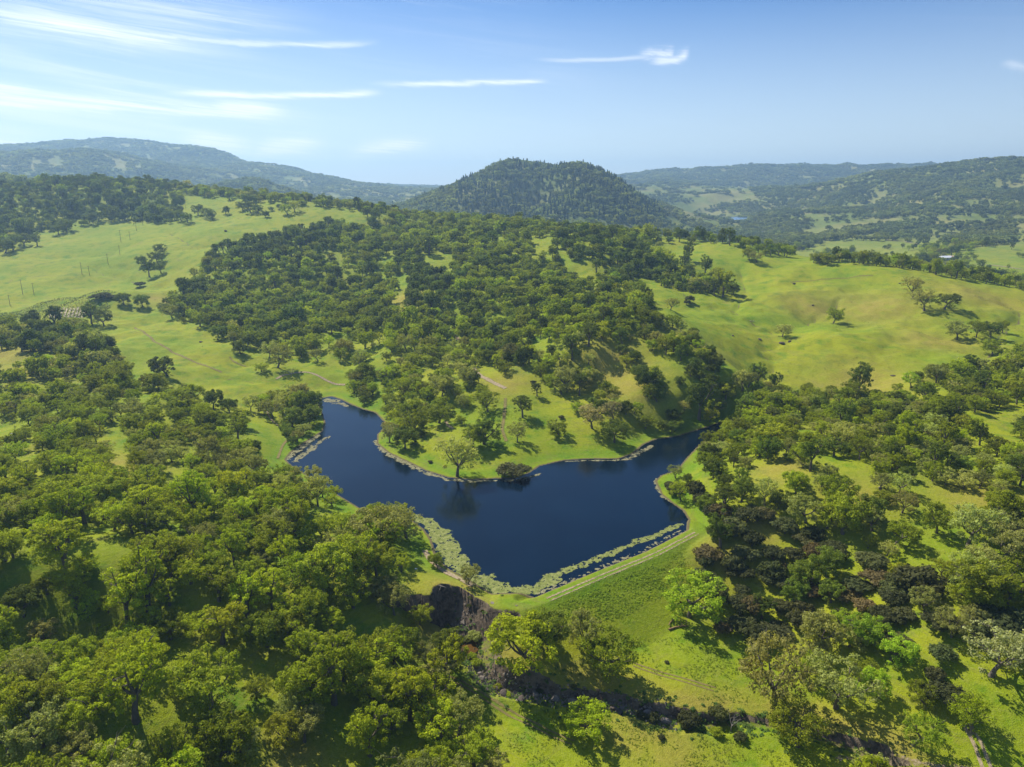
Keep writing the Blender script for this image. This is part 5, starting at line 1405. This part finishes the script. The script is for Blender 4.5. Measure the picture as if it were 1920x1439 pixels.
# rubble along the ravine bed and shore line
nR = 2600
k_ = Rb.random(nR) * (len(RW) - 6); a_ = k_.astype(int); f_ = k_ - a_; RWa = np.array(RW)
pp = RWa[a_] * (1 - f_[:, None]) + RWa[a_ + 1] * f_[:, None]
x = pp[:, 0] + Rb.normal(size=nR) * 1.6; y = pp[:, 1] + Rb.normal(size=nR) * 1.3
z = sampZ(x, y); s_ = np.exp(Rb.normal(size=nR) * .5) * .22
tv = np.array([(1, 0, 0), (-.5, .8, 0), (-.6, -.8, 0), (.1, 0, .9), (0, 0, -.4)]); tf = np.array([(0, 1, 3), (1, 2, 3), (2, 0, 3)])
rot_ = Rb.random(nR) * 6.28; c_, sn_ = np.cos(rot_), np.sin(rot_)
vv = np.stack([x[:, None] + s_[:, None] * (tv[:, 0] * c_[:, None] - tv[:, 1] * sn_[:, None]), y[:, None] + s_[:, None] * (tv[:, 0] * sn_[:, None] + tv[:, 1] * c_[:, None]), z[:, None] + s_[:, None] * tv[:, 2]], -1).reshape(-1, 3)
ff = (np.arange(nR)[:, None, None] * 5 + tf[None]).reshape(-1, 3)
add_obj("rubble", fast_mesh("rubble", vv, ff, 3, M_ROCK), kind="stuff", label="loose broken stones along the bed of the ravine")
# low scrub and herbs in the ravine, on the banks and in the meadows
def tufts(name, label, x, y, size, colr, cnt=7, seed=0, hfac=.7):
    R_ = np.random.default_rng(seed); z = sampZ(x, y)
    cen = np.stack([x, y, z + size * .12], 1)
    q_, lv = leaf_quads(cen, size, cnt, float(np.mean(size)) * .7, R_, hfac * .6, .4, 1.5, 1.6)
    me = fast_mesh(name, q_, np.arange(len(q_)).reshape(-1, 4), 4, M_LEAF); attr(me, "lv", lv, 'FACE')
    o_ = add_obj(name, me, kind="stuff", label=label); o_["leaf_colour"] = colr
n_ = 520; k_ = Rb.random(n_) * (len(RW) - 1.01); a_ = k_.astype(int); f_ = k_ - a_; pp = RWa[a_] * (1 - f_[:, None]) + RWa[a_ + 1] * f_[:, None]
tufts("undergrowth", "green herbs and scrub along the sides of the ravine", pp[:, 0] + Rb.normal(size=n_) * 3.2, pp[:, 1] + Rb.normal(size=n_) * 2.4, np.exp(Rb.normal(size=n_) * .4) * .5, (.10, .17, .03), 16, 3)
def poly_pts(poly_px, n_, seed, zref=0):
    R_ = np.random.default_rng(seed); u = np.array([p[0] for p in poly_px]); v = np.array([p[1] for p in poly_px])
    wp = [hit0(a, b_)[:2] for a, b_ in poly_px]; wx = np.array([p[0] for p in wp]); wy = np.array([p[1] for p in wp])
    x = R_.uniform(wx.min(), wx.max(), n_ * 4); y = R_.uniform(wy.min(), wy.max(), n_ * 4)
    m_ = inpoly(x, y, wp); return x[m_][:n_], y[m_][:n_]
x, y = poly_pts([(1010, 1128), (1120, 1090), (1230, 1043), (1285, 1020), (1290, 1070), (1235, 1125), (1150, 1165), (1060, 1160)], 4200, 4)
kk_ = (np.random.default_rng(8).random(len(x)) < 0.45 + 0.8 * fbm(x / 7, y / 7, 3, 91)) & (seg_dist(x, y, DAM)[0] > 7); x, y = x[kk_], y[kk_]
tufts("rough_grass", "darker rough weeds covering the face of the dam", x, y, np.exp(np.random.default_rng(1).normal(size=len(x)) * .35) * .30, (.25, .34, .02), 5, 5)
for poly_, n_, lb, sd, cl_ in (([(1200, 1200), (1290, 1190), (1400, 1205), (1425, 1260), (1400, 1318), (1250, 1310), (1200, 1260)], 1500, "scattered tufts on the meadow below the dam", 31, (.17, .23, .014)),
                     ([(830, 1262), (960, 1325), (1180, 1350), (1440, 1400), (1500, 1439), (1000, 1439), (900, 1360)], 2200, "scattered tufts on the meadow below the ravine", 32, (.19, .24, .014)),
                     ([(790, 840), (900, 795), (960, 700), (1060, 760), (1190, 820), (1170, 852), (1050, 862), (980, 885), (860, 893)], 1600, "scattered weeds on the grassy point", 33, (.15, .20, .016)),
                     ([(1292, 870), (1925, 720), (1925, 1320), (1440, 1180), (1300, 1010)], 5200, "low weeds and seedlings between the right hand oaks", 34, (.14, .18, .02)),
                     ([(-40, 1439), (-40, 720), (300, 720), (540, 870), (760, 1000), (820, 1250), (900, 1439)], 7000, "low weeds and seedlings under the left hand oaks", 35, (.17, .23, .014))):
    x, y = poly_pts(poly_, n_, sd)
    keep_ = ~inpoly(x, y, LAKE) & (fbm(x / 9, y / 9, 3, 92) > 0.0); x, y = x[keep_], y[keep_]
    tufts("weeds", lb, x, y, np.exp(np.random.default_rng(sd).normal(size=len(x)) * .5) * .24, cl_, 5, sd)
for poly_, n_, lb, sd in (([(1240, 600), (1400, 590), (1500, 500), (1700, 515), (1920, 560), (1920, 640), (1700, 690), (1480, 715), (1330, 640)], 1500, "thistles and stones dotted over the right meadow", 61),
                     ([(0, 450), (300, 410), (560, 400), (400, 500), (300, 560), (480, 670), (600, 700), (420, 700), (250, 640), (150, 556), (0, 556)], 1300, "thistles and stones dotted over the left meadow", 62)):
    x, y = poly_pts(poly_, n_, sd)
    kk_ = fbm(x / 25, y / 25, 3, 93) > -0.15; x, y = x[kk_], y[kk_]
    tufts("weeds", lb, x, y, np.exp(np.random.default_rng(sd).normal(size=len(x)) * .5) * .42, (.10, .12, .03), 5, sd)
# leaf litter of reeds at the shore: thin dark-green rim on the north shore
# vineyard
vx0, vy0, _ = hit0(-30, 596); vx1, vy1, _ = hit0(157, 596)
nrow = 19
for i in range(nrow):
    f_ = i / (nrow - 1)
    ub_ = -60 + f_ * 216
    vb0 = 603 - 8 * f_; vt = 571 - 5 * math.sin(f_ * 3.1) - 2 * f_
    x0, y0, _ = hit0(ub_, vb0); x1, y1 = x0 + (y0 * .02), hit0(ub_ + 6, vt)[1]
    n_ = 90; t_ = np.linspace(0, 1, n_)
    X = x0 + (x1 - x0) * t_; Y = y0 + (y1 - y0) * t_; Zr = sampZ(X, Y)
    q_, lv = leaf_quads(np.stack([X, Y, Zr + .7], 1), np.full(n_, .42), 2, .6, np.random.default_rng(i), 1.0, .5)
    G = Geo()
    for j in range(0, n_, 10):
        G.tube(np.array([(X[j], Y[j], Zr[j] - .3), (X[j], Y[j], Zr[j] + .9), (X[j], Y[j], Zr[j] + 1.5)]), [.09, .09, .09], 4)
    o_ = bpy.data.objects.new("vine_row", None); S.collection.objects.link(o_); o_.location = (x0, y0, float(Zr[0]))
    inv_ = np.array([x0, y0, float(Zr[0])])
    add_obj("foliage", fast_mesh("foliage", q_ - inv_, np.arange(len(q_)).reshape(-1, 4), 4, M_VINE), o_)
    tv_, tf_ = G.arrays()
    pz = add_obj("posts", fast_mesh("posts", tv_ - inv_, tf_, 4, M_POLE), o_, kind="stuff")
    o_["label"] = "row of young trellised vines in the hillside vineyard, " + ("leftmost" if i == 0 else "rightmost" if i == nrow - 1 else (["first", "second", "third", "fourth", "fifth", "sixth", "seventh", "eighth", "ninth", "tenth"][i] + " from left" if i < 10 else ["first", "second", "third", "fourth", "fifth", "sixth", "seventh", "eighth", "ninth", "tenth"][nrow - 1 - i] + " from right")); o_["category"] = "vine row"; o_["group"] = "rows of vines in the vineyard"
for i in range(10):
    ub_ = 97 + i * 6.6
    a0_ = hit0(ub_ - 3, 599 - i * .3); a1_ = hit0(ub_ + 3.5, 577)
    ribbon("straw_strip", None, 1.9, M_STRAW, "pale straw strip between vine rows, number %s from the left" % ["one", "two", "three", "four", "five", "six", "seven", "eight", "nine", "ten"][i], world=[a0_[:2], a1_[:2]], lift=.25, step=2.0)
# far farm buildings
M_WALLF = plain("pale_render", rgb(.62, .58, .50), rgb(.72, .69, .62)); M_ROOFR = plain("tan_roof", rgb(.36, .25, .18), rgb(.45, .33, .25)); M_ROOFW = plain("metal_roof", rgb(.7, .72, .74), rgb(.82, .83, .84)); M_WIN = plain("window_glass", rgb(.03, .04, .05), rgb(.06, .07, .09))
def house(u, v, w, d, h, rz, rm, label):
    x, y, z = hit0(u, v); r_ = rootobj("farmhouse", (x, y, z), label, "house", rz=rz)
    def boxm(nm, x0, x1, y0, y1, z0, z1, m_):
        v_ = [(a, b_, c_) for c_ in (z0, z1) for a, b_ in ((x0, y0), (x1, y0), (x1, y1), (x0, y1))]
        return fast_mesh(nm, v_, [(0, 3, 2, 1), (4, 5, 6, 7), (0, 1, 5, 4), (1, 2, 6, 5), (2, 3, 7, 6), (3, 0, 4, 7)], 4, m_)
    add_obj("wall", boxm("wall", -w / 2, w / 2, -d / 2, d / 2, -1, h, M_WALLF), r_)
    o_ = .5; rh = d * .28
    v_ = [(-w / 2 - o_, -d / 2 - o_, h), (w / 2 + o_, -d / 2 - o_, h), (w / 2 + o_, d / 2 + o_, h), (-w / 2 - o_, d / 2 + o_, h), (-w / 2 - o_, 0, h + rh), (w / 2 + o_, 0, h + rh)]
    me = bpy.data.meshes.new("roof"); me.from_pydata(v_, [], [(0, 1, 5, 4), (2, 3, 4, 5), (0, 4, 3), (1, 2, 5), (0, 3, 2, 1)]); me.materials.append(rm); add_obj("roof", me, r_)
    for k_ in range(3):
        xx = -w / 2 + w * (k_ + .5) / 3
        add_obj("window", boxm("window", xx - .7, xx + .7, -d / 2 - .06, -d / 2 + .02, h * .35, h * .75, M_WIN), r_)
house(1540, 451, 12, 8, 3.5, .1, M_ROOFW, "white metal roofed shed in the far valley meadow")
house(1437, 440, 18, 10, 5, .3, M_ROOFR, "tan roofed farmhouse among trees in the far valley, right one")
house(1424, 438, 12, 8, 4, -.2, M_ROOFW, "small pale roofed house left of the tan farmhouse")
house(1772, 488, 16, 9, 4, .2, M_ROOFW, "pale roofed barn between the trees in the right valley")
house(1783, 486, 9, 7, 3.5, -.3, M_ROOFR, "small tan shed right of the pale barn in the right valley")
house(1763, 489, 8, 6, 3, .5, M_WALLF, "small pale outbuilding left of the pale barn in the right valley")

# ------------------------------------------------------------------ haze: one closed box of thin air round everything
zmin, zmax = float(Z.min()) - 1.0, float(Z.max()) + 30
HB = 9100.0
hm = bpy.data.materials.new("haze"); hm.use_nodes = True; t = hm.node_tree; t.nodes.clear()
o = N(t, 'ShaderNodeOutputMaterial'); pv = N(t, 'ShaderNodeVolumePrincipled')
pv.inputs['Color'].default_value = rgb(0.46, 0.73, 1.0); pv.inputs['Density'].default_value = 1.5e-4; pv.inputs['Anisotropy'].default_value = 0.35
t.links.new(pv.outputs[0], o.inputs['Volume'])
v_ = [(a, b_, c_) for c_ in (zmin, zmax) for a, b_ in ((-HB, -HB), (HB, -HB), (HB, HB), (-HB, HB))]
hz = add_obj("haze", fast_mesh("haze", v_, [(0, 3, 2, 1), (4, 5, 6, 7), (0, 1, 5, 4), (1, 2, 6, 5), (2, 3, 7, 6), (3, 0, 4, 7)], 4, hm), kind="stuff", label="thin blue haze filling the air over the hills")
print("done", round(time.time() - T0, 1), "objects", len(bpy.data.objects))
